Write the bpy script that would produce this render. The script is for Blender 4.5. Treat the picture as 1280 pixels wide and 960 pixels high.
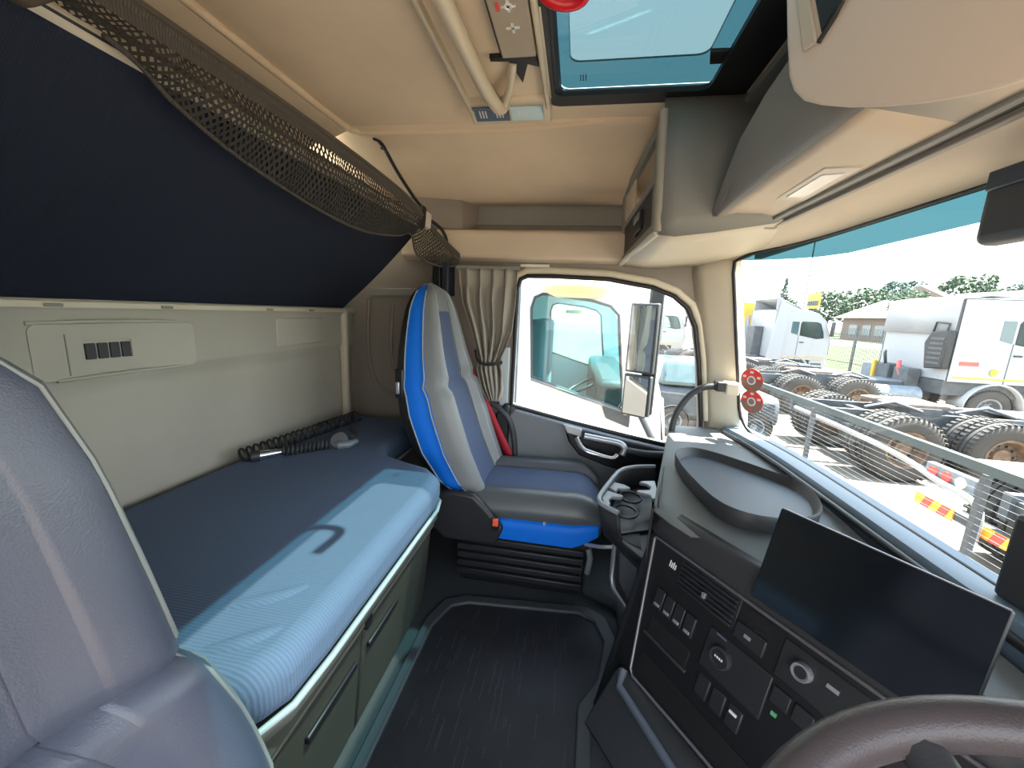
import bpy, bmesh, math, random
from mathutils import Vector, Matrix
random.seed(7)
S = bpy.context.scene
for o in list(bpy.data.objects): bpy.data.objects.remove(o)
COL = S.collection
PI = math.pi

# ------------------------------------------------------------------ camera
EYE = Vector((0, 0, 1.2))
R_ = Vector((0.98524971, 0.16556031, 0.04327573))
D_ = Vector((0.07199465, -0.17161739, -0.98252951))
F_ = Vector((-0.15524102, 0.97115254, -0.18100544))
cd = bpy.data.cameras.new('camera'); cam = bpy.data.objects.new('camera', cd); COL.objects.link(cam)
m = Matrix.Identity(4)
for i in range(3):
    m[i][0] = R_[i]; m[i][1] = -D_[i]; m[i][2] = -F_[i]; m[i][3] = EYE[i]
cam.matrix_world = m
cd.sensor_width = 36; cd.lens = 36 * 481 / 1280; cd.clip_start = .02; cd.clip_end = 500
S.camera = cam

# ------------------------------------------------------------------ world, sun, exposure
SKY = 1.7; SUN = 18.0
S.view_settings.view_transform = 'Standard'; S.view_settings.look = 'None'
S.view_settings.gamma = 1; S.view_settings.use_curve_mapping = False
S.view_settings.exposure = 1.85
w = bpy.data.worlds.new('sky'); S.world = w; w.use_nodes = True
wn = w.node_tree.nodes; wl = w.node_tree.links; wn.clear()
wo = wn.new('ShaderNodeOutputWorld'); wb = wn.new('ShaderNodeBackground'); wb.inputs[1].default_value = SKY
wt = wn.new('ShaderNodeTexCoord'); ws = wn.new('ShaderNodeSeparateXYZ'); wr = wn.new('ShaderNodeValToRGB')
wl.new(wt.outputs['Generated'], ws.inputs[0]); wl.new(ws.outputs['Z'], wr.inputs[0])
e = wr.color_ramp.elements
e[0].position = 0; e[0].color = (1, .98, .95, 1); e[1].position = .9; e[1].color = (.55, .74, 1, 1)
x_ = e.new(.3); x_.color = (.86, .93, 1, 1)
wl.new(wr.outputs[0], wb.inputs[0]); wl.new(wb.outputs[0], wo.inputs[0])
sl = bpy.data.lights.new('sun', 'SUN'); sl.energy = SUN; sl.angle = math.radians(.6); sl.color = (1, .95, .86)
so = bpy.data.objects.new('sun', sl); COL.objects.link(so)
so.rotation_euler = Vector((.43, .10, 1)).to_track_quat('Z', 'Y').to_euler(); so.location = (2, 0, 8)

# ------------------------------------------------------------------ materials
MATS = {}
def mat(name, col, rough=.6, metal=0, bump=0, bscale=200, vary=0, vscale=4, wave=None, coat=0, spec=.5, emit=0):
    if name in MATS: return MATS[name]
    M = bpy.data.materials.new(name); M.use_nodes = True; MATS[name] = M
    nt = M.node_tree; b = nt.nodes['Principled BSDF']
    b.inputs['Base Color'].default_value = (*col, 1); b.inputs['Roughness'].default_value = rough
    b.inputs['Metallic'].default_value = metal; b.inputs['Coat Weight'].default_value = coat
    b.inputs['Specular IOR Level'].default_value = spec
    tc = nt.nodes.new('ShaderNodeTexCoord')
    if vary:
        n = nt.nodes.new('ShaderNodeTexNoise'); n.inputs['Scale'].default_value = vscale; n.inputs['Detail'].default_value = 5
        nt.links.new(tc.outputs['Object'], n.inputs['Vector'])
        r = nt.nodes.new('ShaderNodeValToRGB'); nt.links.new(n.outputs['Fac'], r.inputs[0])
        r.color_ramp.elements[0].position = .3; r.color_ramp.elements[1].position = .7
        r.color_ramp.elements[0].color = (*[c * (1 - vary) for c in col], 1)
        r.color_ramp.elements[1].color = (*[min(1, c * (1 + vary)) for c in col], 1)
        nt.links.new(r.outputs[0], b.inputs['Base Color'])
    if bump or wave:
        bp = nt.nodes.new('ShaderNodeBump'); bp.inputs['Strength'].default_value = bump or .3
        if wave:
            t = nt.nodes.new('ShaderNodeTexWave'); t.bands_direction = wave[0]; t.inputs['Scale'].default_value = wave[1]
            t.inputs['Distortion'].default_value = wave[2]; src = t.outputs['Fac']
            if len(wave) > 3:
                mx = nt.nodes.new('ShaderNodeMix'); mx.data_type = 'RGBA'
                nt.links.new(t.outputs['Fac'], mx.inputs['Factor'])
                mx.inputs['A'].default_value = (*wave[3], 1); mx.inputs['B'].default_value = (*col, 1)
                nt.links.new(mx.outputs['Result'], b.inputs['Base Color'])
        else:
            t = nt.nodes.new('ShaderNodeTexNoise'); t.inputs['Scale'].default_value = bscale; src = t.outputs['Fac']
        nt.links.new(tc.outputs['Object'], t.inputs['Vector'])
        bp.inputs['Distance'].default_value = .002
        nt.links.new(src, bp.inputs['Height']); nt.links.new(bp.outputs[0], b.inputs['Normal'])
    return M
def glass(name, tint, gloss=.06):
    if name in MATS: return MATS[name]
    M = bpy.data.materials.new(name); M.use_nodes = True; MATS[name] = M
    nt = M.node_tree; nt.nodes.clear()
    out = nt.nodes.new('ShaderNodeOutputMaterial'); tr = nt.nodes.new('ShaderNodeBsdfTransparent')
    gl = nt.nodes.new('ShaderNodeBsdfGlossy'); mx = nt.nodes.new('ShaderNodeMixShader')
    fc = nt.nodes.new('ShaderNodeLayerWeight'); fc.inputs[0].default_value = .5
    pw = nt.nodes.new('ShaderNodeMath'); pw.operation = 'POWER'; pw.inputs[1].default_value = 4
    nt.links.new(fc.outputs['Facing'], pw.inputs[0])
    lw = nt.nodes.new('ShaderNodeMath'); lw.operation = 'MULTIPLY_ADD'; lw.inputs[1].default_value = .35; lw.inputs[2].default_value = gloss * .4
    nt.links.new(pw.outputs[0], lw.inputs[0])
    tr.inputs[0].default_value = (*tint, 1); gl.inputs['Roughness'].default_value = .02
    nt.links.new(lw.outputs[0], mx.inputs[0]); nt.links.new(tr.outputs[0], mx.inputs[1]); nt.links.new(gl.outputs[0], mx.inputs[2])
    nt.links.new(mx.outputs[0], out.inputs[0])
    return M
def net_mat():
    M = bpy.data.materials.new('net_mesh'); M.use_nodes = True
    nt = M.node_tree; b = nt.nodes['Principled BSDF']; b.inputs['Base Color'].default_value = (.028, .023, .018, 1); b.inputs['Roughness'].default_value = .8
    out = nt.nodes['Material Output']; tr = nt.nodes.new('ShaderNodeBsdfTransparent'); mx = nt.nodes.new('ShaderNodeMixShader')
    uv = nt.nodes.new('ShaderNodeTexCoord'); fs = []
    for d in ('DIAGONAL', 'X'):
        t = nt.nodes.new('ShaderNodeTexWave'); t.bands_direction = 'X'; t.inputs['Scale'].default_value = 3.4
        mp = nt.nodes.new('ShaderNodeMapping'); mp.inputs['Rotation'].default_value = (0, 0, .7 if d == 'X' else -.7)
        nt.links.new(uv.outputs['UV'], mp.inputs[0]); nt.links.new(mp.outputs[0], t.inputs['Vector'])
        g = nt.nodes.new('ShaderNodeMath'); g.operation = 'GREATER_THAN'; g.inputs[1].default_value = .42
        nt.links.new(t.outputs['Fac'], g.inputs[0]); fs.append(g)
    mm = nt.nodes.new('ShaderNodeMath'); mm.operation = 'MULTIPLY'
    nt.links.new(fs[0].outputs[0], mm.inputs[0]); nt.links.new(fs[1].outputs[0], mm.inputs[1])
    nt.links.new(mm.outputs[0], mx.inputs[0]); nt.links.new(b.outputs[0], mx.inputs[1]); nt.links.new(tr.outputs[0], mx.inputs[2])
    nt.links.new(mx.outputs[0], out.inputs[0])
    return M

beige = mat('beige_trim', (.62, .52, .40), .55, bump=.15, bscale=400, vary=.05, vscale=3)
beige_lt = mat('pale_trim', (.62, .56, .44), .5, bump=.1, bscale=400)
headliner = mat('headliner_cloth', (.74, .60, .43), .95, bump=.4, bscale=600, vary=.09, vscale=2.5)
wallgrey = mat('rear_wall_plastic', (.45, .43, .365), .6, bump=.15, bscale=300, vary=.10, vscale=2.2)
wallbrown = mat('side_trim', (.22, .19, .16), .6, bump=.15, bscale=300, vary=.06, vscale=3)
taupe = mat('taupe_plastic', (.235, .235, .215), .55, bump=.15, bscale=400)
dark = mat('dark_plastic', (.016, .017, .020), .5, bump=.15, bscale=500)
black = mat('black_plastic', (.008, .008, .01), .45)
charcoal = mat('charcoal_plastic', (.032, .034, .038), .5, bump=.2, bscale=500)
grey_d = mat('dash_top_grey', (.16, .175, .175), .6, bump=.35, bscale=700)
grey_m = mat('door_grey', (.165, .18, .195), .55, bump=.2, bscale=500)
silver = mat('silver_paint', (.45, .47, .50), .35, .6)
chrome = mat('chrome', (.7, .72, .74), .18, 1)
trimline = mat('satin_trim', (.20, .20, .22), .35, .5)
gloss_screen = mat('screen_glass', (.004, .006, .010), .12, spec=.6)
navy = mat('navy_cloth', (.009, .015, .034), .9, bump=.3, wave=('Y', 90, .5))
bedcloth = mat('ribbed_navy_cloth', (.095, .142, .225), .85, bump=.25, wave=('Y', 48, .3, (.075, .112, .19)))
bluevinyl = mat('blue_vinyl', (.002, .17, .78), .5, bump=.1, bscale=60)
seatgrey = mat('seat_grey_leather', (.19, .205, .215), .42, bump=.2, bscale=500)
seatnavy = mat('seat_navy_cloth', (.065, .09, .16), .8, bump=.3, bscale=900)
seatdark = mat('seat_dark_leather', (.085, .095, .105), .4, bump=.2, bscale=500)
drvleather = mat('slate_leather', (.066, .076, .110), .33, bump=.25, bscale=450, vary=.08, vscale=6)
piping = mat('light_piping', (.30, .34, .36), .5)
olive = mat('olive_grey_panel', (.042, .042, .034), .5, bump=.15, bscale=400, vary=.06, vscale=5)
olive_lt = mat('aluminium_edge', (.16, .165, .145), .4, .3)
matrub = mat('mat_rubber', (.015, .017, .022), .55, bump=.4, bscale=120, vary=.3, vscale=9)
floorm = mat('floor_vinyl', (.04, .045, .05), .7, bump=.2, bscale=300)
curtainm = mat('taupe_curtain', (.33, .305, .26), .85, bump=.2, bscale=900)
beltred = mat('red_webbing', (.42, .015, .03), .7)
redp = mat('red_plastic', (.62, .01, .02), .35)
orange = mat('orange_red_button', (.8, .12, .05), .4)
creamp = mat('cream_plastic', (.60, .52, .38), .4)
white_ic = mat('white_print', (.75, .75, .72), .5)
red_ic = mat('red_print', (.75, .08, .06), .5)
led_blue = mat('display_blue', (.10, .14, .20), .3)
led_pale = mat('display_pale', (.55, .70, .74), .3)
webb = mat('black_webbing', (.015, .015, .014), .8)
ropem = mat('dark_rope', (.07, .06, .05), .85, bump=.6, wave=('Y', 60, 1))
leather_w = mat('wheel_leather', (.075, .060, .062), .38, bump=.25, bscale=500)
white_p = mat('white_paint_dimmed', (.29, .30, .31), .4)  # white dimmed for sunlit trucks; the shaded cab has a lighter copy
yellow_p = mat('yellow_paint', (.55, .33, .03), .5)
rubber = mat('tyre_rubber', (.048, .043, .038), .85, bump=.4, bscale=40)
rustm = mat('rusty_rim', (.13, .085, .055), .7, vary=.4, vscale=12)
chassis = mat('chassis_grey', (.06, .066, .072), .6, vary=.3, vscale=6)
plate_m = mat('galvanised_plate', (.17, .195, .22), .45, .3, vary=.2, vscale=8)
brownmud = mat('dusty_brown', (.15, .105, .08), .8, vary=.3, vscale=6)
ground_m = mat('yard_ground', (.155, .12, .088), .9, vary=.12, vscale=.8, bump=.4, bscale=8)
grass_m = mat('lawn', (.045, .066, .014), .95, vary=.3, vscale=1.0)
road_m = mat('pale_road', (.13, .128, .124), .9)
thatch = mat('roof_tiles', (.07, .057, .05), .9, vary=.15, vscale=2)
brick_m = mat('brick_wall', (.17, .12, .10), .9, vary=.1, vscale=3)
leaf_m = mat('tree_leaves', (.035, .062, .03), .9, vary=.4, vscale=1.2)
leaf_d = mat('dark_leaves', (.03, .06, .045), .9, vary=.3, vscale=2)
bark = mat('bark', (.12, .09, .06), .9)
dark_glass = mat('cab_dark_glass', (.05, .09, .10), .08, spec=.8)
g_clear = glass('clear_glass', (.78, .83, .83))
g_side = glass('side_glass', (.92, .95, .945))
g_teal = glass('teal_tint_glass', (.026, .076, .088))
g_hatch = glass('hatch_tint_glass', (.265, .325, .32))
g_hatch2 = glass('hatch_edge_glass', (.13, .215, .225))
g_cab = glass('cab_side_glass', (.66, .86, .86))
mirror_m = mat('mirror_glass', (.85, .88, .9), .03, 1)
netm = net_mat()

# ------------------------------------------------------------------ helpers
def wm(o):
    M = o.matrix_basis.copy()
    if o.parent: M = wm(o.parent) @ o.matrix_parent_inverse @ M
    return M
def tag(o, label=None, cat=None, group=None, kind=None):
    for k, v in (('label', label), ('category', cat), ('group', group), ('kind', kind)):
        if v: o[k] = v
    return o
def thing(name, label, cat, loc=(0, 0, 0), rz=0, group=None, kind=None, M=None):
    o = bpy.data.objects.new(name, None); COL.objects.link(o); o.empty_display_size = .05
    if M is not None: o.matrix_basis = M
    else: o.location = loc; o.rotation_euler = (0, 0, rz)
    return tag(o, label, cat, group, kind)
def copy_tree(o, parent=None, loc=None, label=None, delta=None):
    c = o.copy(); COL.objects.link(c)
    if parent: c.parent = parent
    if loc is not None: c.location = loc
    if delta is not None: c.location = Vector(c.location) + Vector(delta)
    if label: c['label'] = label
    for ch in list(o.children): copy_tree(ch, c)
    return c
class MB:
    def __init__(s): s.v = []; s.f = []; s.uv = None
    def add(s, vs, fs):
        n = len(s.v); s.v += [Vector(p) for p in vs]; s.f += [tuple(i + n for i in f) for f in fs]; return s
    def box(s, a, b, M=None):
        x0, y0, z0 = a; x1, y1, z1 = b
        vs = [Vector(p) for p in ((x0,y0,z0),(x1,y0,z0),(x1,y1,z0),(x0,y1,z0),(x0,y0,z1),(x1,y0,z1),(x1,y1,z1),(x0,y1,z1))]
        if M: vs = [M @ p for p in vs]
        return s.add(vs, [(3,2,1,0),(4,5,6,7),(0,1,5,4),(1,2,6,5),(2,3,7,6),(3,0,4,7)])
    def cbox(s, c, d, M=None):
        return s.box([c[i] - d[i] / 2 for i in range(3)], [c[i] + d[i] / 2 for i in range(3)], M)
    def hull8(s, b4, t4):           # bottom quad, top quad
        return s.add(list(b4) + list(t4), [(3,2,1,0),(4,5,6,7),(0,1,5,4),(1,2,6,5),(2,3,7,6),(3,0,4,7)])
    def prism(s, pts, d):           # polygon pts (3D) extruded by vector d
        n = len(pts); d = Vector(d); a = [Vector(p) for p in pts]; b = [p + d for p in a]
        return s.add(a + b, [tuple(range(n - 1, -1, -1)), tuple(range(n, 2 * n))] + [(i, (i + 1) % n, n + (i + 1) % n, n + i) for i in range(n)])
    def tube(s, pts, r, seg=10, closed=False, rs=None, sx=1, cap=True):
        pts = [Vector(p) for p in pts]; n = len(pts); rings = []; prev = None
        for i, p in enumerate(pts):
            a = pts[(i - 1) % n] if (closed or i) else p; b = pts[(i + 1) % n] if (closed or i < n - 1) else p
            t = (b - a).normalized()
            if prev is None:
                up = Vector((0, 0, 1)) if abs(t.z) < .9 else Vector((1, 0, 0))
                u = t.cross(up).normalized()
            else:
                u = (prev - t * prev.dot(t)).normalized()
            prev = u; v = t.cross(u); rr = rs[i] if rs else r
            rings.append([p + u * math.cos(2 * PI * k / seg) * rr * sx + v * math.sin(2 * PI * k / seg) * rr for k in range(seg)])
        vs = [q for g in rings for q in g]; fs = []
        for i in range(n if closed else n - 1):
            j = (i + 1) % n
            for k in range(seg):
                l = (k + 1) % seg; fs.append((i * seg + k, i * seg + l, j * seg + l, j * seg + k))
        if not closed and cap: fs += [tuple(range(seg - 1, -1, -1)), tuple(range((n - 1) * seg, n * seg))]
        return s.add(vs, fs)
    def lathe(s, prof, c, axis='Z', seg=24, M=None, cap=True):   # prof: (r, h)
        vs = []; fs = []; n = len(prof)
        for k in range(seg):
            a = 2 * PI * k / seg
            for r, h in prof:
                p = {'Z': (r * math.cos(a), r * math.sin(a), h), 'Y': (r * math.cos(a), h, r * math.sin(a)), 'X': (h, r * math.cos(a), r * math.sin(a))}[axis]
                p = Vector(p) + Vector(c); vs.append(M @ p if M else p)
        for k in range(seg):
            l = (k + 1) % seg
            for i in range(n - 1): fs.append((k * n + i, l * n + i, l * n + i + 1, k * n + i + 1))
        if cap: fs.append(tuple(k * n for k in range(seg))); fs.append(tuple(k * n + n - 1 for k in range(seg - 1, -1, -1)))
        return s.add(vs, fs)
    def grid(s, rows, closed=False):
        n = len(rows[0]); vs = [p for r in rows for p in r]; fs = []
        for i in range(len(rows) - 1):
            for k in range(n if closed else n - 1):
                l = (k + 1) % n; fs.append((i * n + k, i * n + l, (i + 1) * n + l, (i + 1) * n + k))
        if s.uv is None: s.uv = {}
        b = len(s.v)
        for i in range(len(rows)):
            for k in range(n): s.uv[b + i * n + k] = (k / max(1, n - 1), i / max(1, len(rows) - 1))
        return s.add(vs, fs)
    def build(s, name, m, parent=None, smooth=0, bevel=0, seg=2, solid=0, local=False, sub=0, uvs=None):
        me = bpy.data.meshes.new(name); o = bpy.data.objects.new(name, me); COL.objects.link(o)
        off = Vector((0, 0, 0))
        if not parent and not local:
            mn = [min(p[i] for p in s.v) for i in range(3)]; mxx = [max(p[i] for p in s.v) for i in range(3)]
            off = Vector(((mn[0] + mxx[0]) / 2, (mn[1] + mxx[1]) / 2, mn[2])); o.location = off
        me.from_pydata([p - off for p in s.v], [], s.f)
        bm = bmesh.new(); bm.from_mesh(me); bmesh.ops.recalc_face_normals(bm, faces=bm.faces)
        if s.uv and uvs:
            L = bm.loops.layers.uv.new('UVMap'); bm.verts.ensure_lookup_table()
            for f in bm.faces:
                for l in f.loops:
                    u, v = s.uv.get(l.vert.index, (0, 0)); l[L].uv = (u * uvs[0], v * uvs[1])
        bm.to_mesh(me); bm.free()
        me.materials.append(m)
        if parent:
            o.parent = parent
            if not local: o.matrix_parent_inverse = wm(parent).inverted()
        if smooth:
            for p in me.polygons: p.use_smooth = True
            me.set_sharp_from_angle(angle=math.radians(smooth))
        if solid:
            q = o.modifiers.new('solid', 'SOLIDIFY'); q.thickness = solid; q.offset = 0
        if bevel:
            q = o.modifiers.new('bevel', 'BEVEL'); q.width = bevel; q.segments = seg; q.limit_method = 'ANGLE'; q.angle_limit = math.radians(35)
            q.harden_normals = False
            for p in me.polygons: p.use_smooth = True
            me.set_sharp_from_angle(angle=math.radians(50))
        if sub:
            q = o.modifiers.new('sub', 'SUBSURF'); q.levels = sub; q.render_levels = sub
        return o
def cr(pts, n=6, closed=False):      # catmull-rom sampling
    P = [Vector(p) for p in pts]; N = len(P); out = []
    rng = range(N) if closed else range(N - 1)
    for i in rng:
        if closed: a, b, c, d = P[(i-1)%N], P[i], P[(i+1)%N], P[(i+2)%N]
        else: a, b, c, d = P[max(0,i-1)], P[i], P[i+1], P[min(N-1,i+2)]
        for k in range(n):
            t = k / n
            out.append(.5 * ((2*b) + (c-a)*t + (2*a-5*b+4*c-d)*t*t + (3*b-a-3*c+d)*t**3))
    if not closed: out.append(P[-1])
    return out
def lerp(a, b, t): return a + (b - a) * t
def interp(tab, x):
    if x <= tab[0][0]: return tab[0][1:]
    for a, b in zip(tab, tab[1:]):
        if x <= b[0]:
            t = (x - a[0]) / (b[0] - a[0]); return tuple(lerp(a[i], b[i], t) for i in range(1, len(a)))
    return tab[-1][1:]
def plate(outer, holes, fn, d):      # 2D outline with holes mapped by fn(u,v)->3D, thickness vector d
    bm = bmesh.new(); es = []
    for loop in [outer] + holes:
        vs = [bm.verts.new(fn(*p)) for p in loop]
        es += [bm.edges.new((vs[i], vs[(i + 1) % len(vs)])) for i in range(len(vs))]
    bmesh.ops.triangle_fill(bm, use_beauty=True, use_dissolve=False, edges=es)
    r = bmesh.ops.extrude_face_region(bm, geom=list(bm.faces))
    bmesh.ops.translate(bm, vec=Vector(d), verts=[g for g in r['geom'] if isinstance(g, bmesh.types.BMVert)])
    bm.verts.ensure_lookup_table(); bm.verts.index_update()
    mb = MB(); mb.v = [v.co.copy() for v in bm.verts]; mb.f = [tuple(v.index for v in f.verts) for f in bm.faces]
    bm.free(); return mb
def rrect(x0, y0, x1, y1, r, n=5):
    out = []
    for cx, cy, a0 in ((x1 - r, y1 - r, 0), (x0 + r, y1 - r, 90), (x0 + r, y0 + r, 180), (x1 - r, y0 + r, 270)):
        for k in range(n + 1):
            a = math.radians(a0 + 90 * k / n); out.append((cx + r * math.cos(a), cy + r * math.sin(a)))
    return out
def struct(o, label=None): o['kind'] = 'structure'; return o
def text_obj(txt, size, name, m, parent, M, ext=.0006, label=None):
    cu = bpy.data.curves.new(name, 'FONT'); cu.body = txt; cu.size = size; cu.extrude = ext; cu.align_x = 'CENTER'; cu.align_y = 'CENTER'
    t = bpy.data.objects.new(name, cu); me = bpy.data.meshes.new_from_object(t); bpy.data.objects.remove(t)
    me.transform(M); o = bpy.data.objects.new(name, me); COL.objects.link(o); me.materials.clear(); me.materials.append(m)
    o.parent = parent; o.matrix_parent_inverse = wm(parent).inverted()
    if label: o['label'] = label
    return o
def frame(o, x, z):
    "matrix with local x along x, local z along z"
    x = Vector(x).normalized(); z = Vector(z); z = (z - x * z.dot(x)).normalized(); y = z.cross(x)
    M = Matrix.Identity(4)
    for i in range(3): M[i][0] = x[i]; M[i][1] = y[i]; M[i][2] = z[i]; M[i][3] = o[i]
    return M

# ================================================================== SETTING
# floor
struct(MB().box((-1.3, -.35, -.06), (1.0, 2.12, 0)).build('floor', floorm))
# rear wall with a ledge, recess crease and corner trim
wr_ = MB()
ys = [-.3, .3, .6, .7, .8, 1.0, 1.3, 1.6, 1.8, 1.95, 2.12]
prof = [(.0, -1.27), (.55, -1.275), (.93, -1.285), (.965, -1.282), (.99, -1.262), (1.0, -1.26), (1.15, -1.26), (1.16, -1.25), (1.185, -1.245), (1.19, -1.30), (1.95, -1.36)]
wr_.grid([[(x, y, z) for z, x in prof] for y in ys])
rear = struct(wr_.build('wall_rear', wallgrey, smooth=60, solid=.004))
MB().box((-1.262, -.3, 1.164), (-1.228, 1.93, 1.183)).build('wall_ledge', beige_lt, rear, bevel=.004)
for y in (.72, .98, 1.38, 1.63):
    MB().box((-1.226, y, 1.168), (-1.222, y + .035, 1.176)).build('clip_slot', taupe, rear, bevel=.002)
MB().box((-1.262, 1.46, 1.015), (-1.252, 1.76, 1.135)).build('recess_panel', wallgrey, rear, bevel=.008)
# vent unit in a raised panel
vent = MB()
plate_v = plate(rrect(.70, .985, 1.10, 1.125, .02), [rrect(.80, 1.03, .912, 1.082, .004)], lambda y, z: (-1.2555, y, z), (-.012, 0, 0))
pv = plate_v.build('vent_surround', wallgrey, rear, bevel=.004)
MB().box((-1.272, .80, 1.03), (-1.268, .912, 1.082)).build('vent_back', black, pv)
for k in range(4):
    MB().box((-1.268, .803 + k * .0275, 1.032), (-1.253, .826 + k * .0275, 1.074)).build('vent_louvre', charcoal, pv, bevel=.002)
MB().box((-1.258, .765, .995), (-1.254, .7675, 1.10)).build('panel_groove', taupe, rear)
for z0, y0, y1 in ((1.128, .70, 1.05), (.985, .74, 1.06)):
    MB().tube(cr([(-1.258, y0, z0), (-1.244, (y0 + y1) / 2, z0 + .004), (-1.258, y1, z0)], 6), .005, 8).build('panel_ridge', wallgrey, rear, smooth=60)
MB().box((-1.275, 1.925, .5), (-1.235, 1.96, 1.18)).build('corner_trim', beige_lt, rear, bevel=.012)

# passenger side wall: polygon with the door window opening
YW = 2.05
winp = [(-.325, .70), (-.320, 1.33), (-.305, 1.375), (-.27, 1.392), (-.144, 1.394), (.14, 1.387), (.354, 1.354), (.46, 1.315), (.53, 1.26), (.575, 1.17), (.612, 1.0), (.66, .70), (.668, .60), (.50, .555), (.30, .585), (0, .635)]
outer = [(-1.3, 0), (.75, 0), (.78, .72), (.70, 1.20), (.64, 1.46), (-1.3, 1.46)]
wp = plate(outer, [winp], lambda x, z: (x, YW, z), (0, .06, 0))
side = struct(wp.build('wall_left', wallbrown))
# shelf over the door: ledge, recess, upper slope
MB().prism([(x, z_, 0) for x, z_ in ()] or [(-.95, YW - .0, 1.46), (-.95, YW - .045, 1.475), (-.95, YW - .045, 1.60), (-.95, YW - .02, 1.615), (-.95, YW + .12, 1.615), (-.95, YW + .12, 1.46)], (1.6, 0, 0)).build('shelf_ledge', beige, side, bevel=.012, seg=3)
MB().box((-.70, YW + .10, 1.60), (.3, YW + .13, 1.80)).build('shelf_back', taupe, side)
MB().prism([(-.95, YW - .05, 1.615), (-.63, YW + .0, 1.615), (-.56, YW + .11, 1.615), (-.95, YW + .11, 1.615)], (0, 0, .17)).build('shelf_end', wallbrown, side, bevel=.01)
MB().box((-.6, YW + .085, 1.66), (.2, YW + .10, 1.675)).build('shelf_rib', taupe, side)
MB().box((-1.3, YW, 1.46), (-.9, YW + .05, 2.0)).build('upper_panel', wallbrown, side)
# recess mouldings behind the seat
MB().tube(cr([(-1.02, YW - .005, 1.22), (-1.03, YW - .006, .95), (-1.0, YW - .006, .84), (-.93, YW - .006, .80), (-.75, YW - .006, .76)], 8), .010, 8).build('recess_moulding', wallbrown, side, smooth=60)
MB().tube(cr([(-1.16, YW - .005, 1.25), (-1.17, YW - .006, .95), (-1.13, YW - .006, .78), (-1.0, YW - .006, .70), (-.8, YW - .006, .66)], 8), .010, 8).build('recess_moulding', wallbrown, side, smooth=60)
MB().prism([(-1.15, YW - .012, 1.3), (-.66, YW - .012, 1.32), (-.66, YW - .012, 1.28), (-1.15, YW - .012, 1.26)], (0, .015, 0)).build('shelf_groove', taupe, side, bevel=.004)
MB().box((-.31, YW - .01, 1.437), (-.16, YW + .0, 1.452)).build('pale_light_bar', mat('lamp_white', (.75, .74, .66), .4), side, bevel=.003)
# window seals and surround frame
def offs(poly, d):
    c = Vector((sum(p[0] for p in poly) / len(poly), sum(p[1] for p in poly) / len(poly))); n = len(poly); out = []
    for i in range(n):
        a, b, q = Vector(poly[i - 1]), Vector(poly[(i + 1) % n]), Vector(poly[i])
        t = (b - a).normalized(); nr = Vector((t.y, -t.x))
        if nr.dot(q - c) < 0: nr = -nr
        out.append(tuple(q + nr * d))
    return out
trimtop = [(-.335, .72)] + winp[1:12]
MB().tube([(x, YW - .006, z) for x, z in [winp[-1 - 15 + i] for i in range(16)]], .011, 8, closed=True).build('window_seal', black, side, smooth=60)
o2 = offs(winp, .028)
MB().tube([(x, YW - .004, z) for x, z in o2[1:12]], .018, 8, sx=.8).build('window_surround', beige_lt, side, smooth=60)
MB().box((-.395, YW - .025, .66), (-.342, YW + .0, 1.02)).build('pillar_strip', mat('pale_blue_grey', (.42, .47, .50), .4), side, bevel=.008)
wg = MB().prism([(x, YW + .03, z) for x, z in winp], (0, .004, 0)).build('window_1', g_side); struct(wg)

# door below the window
door = thing('door_1', None, None, (.15, YW, 0), kind='structure')
MB().prism([(-.33, YW - .05, .02), (.62, YW - .05, .02), (.66, YW - .05, .45), (.655, YW - .05, .57), (.50, YW - .05, .545), (.30, YW - .05, .575), (0, YW - .05, .628), (-.30, YW - .05, .685), (-.33, YW - .05, .66)], (0, .06, 0)).build('door_card', grey_m, door, bevel=.012, seg=3)
MB().prism([(-.03, YW - .066, .628), (.30, YW - .066, .572), (.50, YW - .066, .540), (.66, YW - .066, .56), (.66, YW - .066, .34), (.42, YW - .066, .375), (.20, YW - .066, .425), (.06, YW - .066, .47), (.0, YW - .066, .54)], (0, .02, 0)).build('armrest_recess', black, door, bevel=.01)
MB().prism([(-.035, YW - .07, .635), (.065, YW - .07, .618), (.065, YW - .07, .572), (-.01, YW - .07, .588)], (0, .02, 0)).build('switch_cap', silver, door, bevel=.005)
hb = MB().tube(cr([(.04, YW - .09, .575), (.075, YW - .115, .53), (.12, YW - .125, .515), (.22, YW - .125, .495), (.25, YW - .11, .51)], 6), .013, 10, sx=1.3).build('door_handle', chrome, door, smooth=60)
MB().tube(cr([(.08, YW - .08, .585), (.18, YW - .085, .575), (.26, YW - .09, .565), (.285, YW - .095, .54), (.275, YW - .10, .51)], 6), .017, 10).build('pull_bar', silver, door, smooth=60)
MB().tube(cr([(.29, YW - .09, .53), (.42, YW - .085, .52), (.60, YW - .075, .53)], 6), .020, 10).build('armrest', charcoal, door, smooth=60)
MB().prism([(-.40, YW - .06, .02), (-.335, YW - .06, .02), (-.325, YW - .06, .70), (-.35, YW - .06, .72), (-.40, YW - .06, .66)], (0, .06, 0)).build('door_edge_seal', black, door, bevel=.01)

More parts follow.
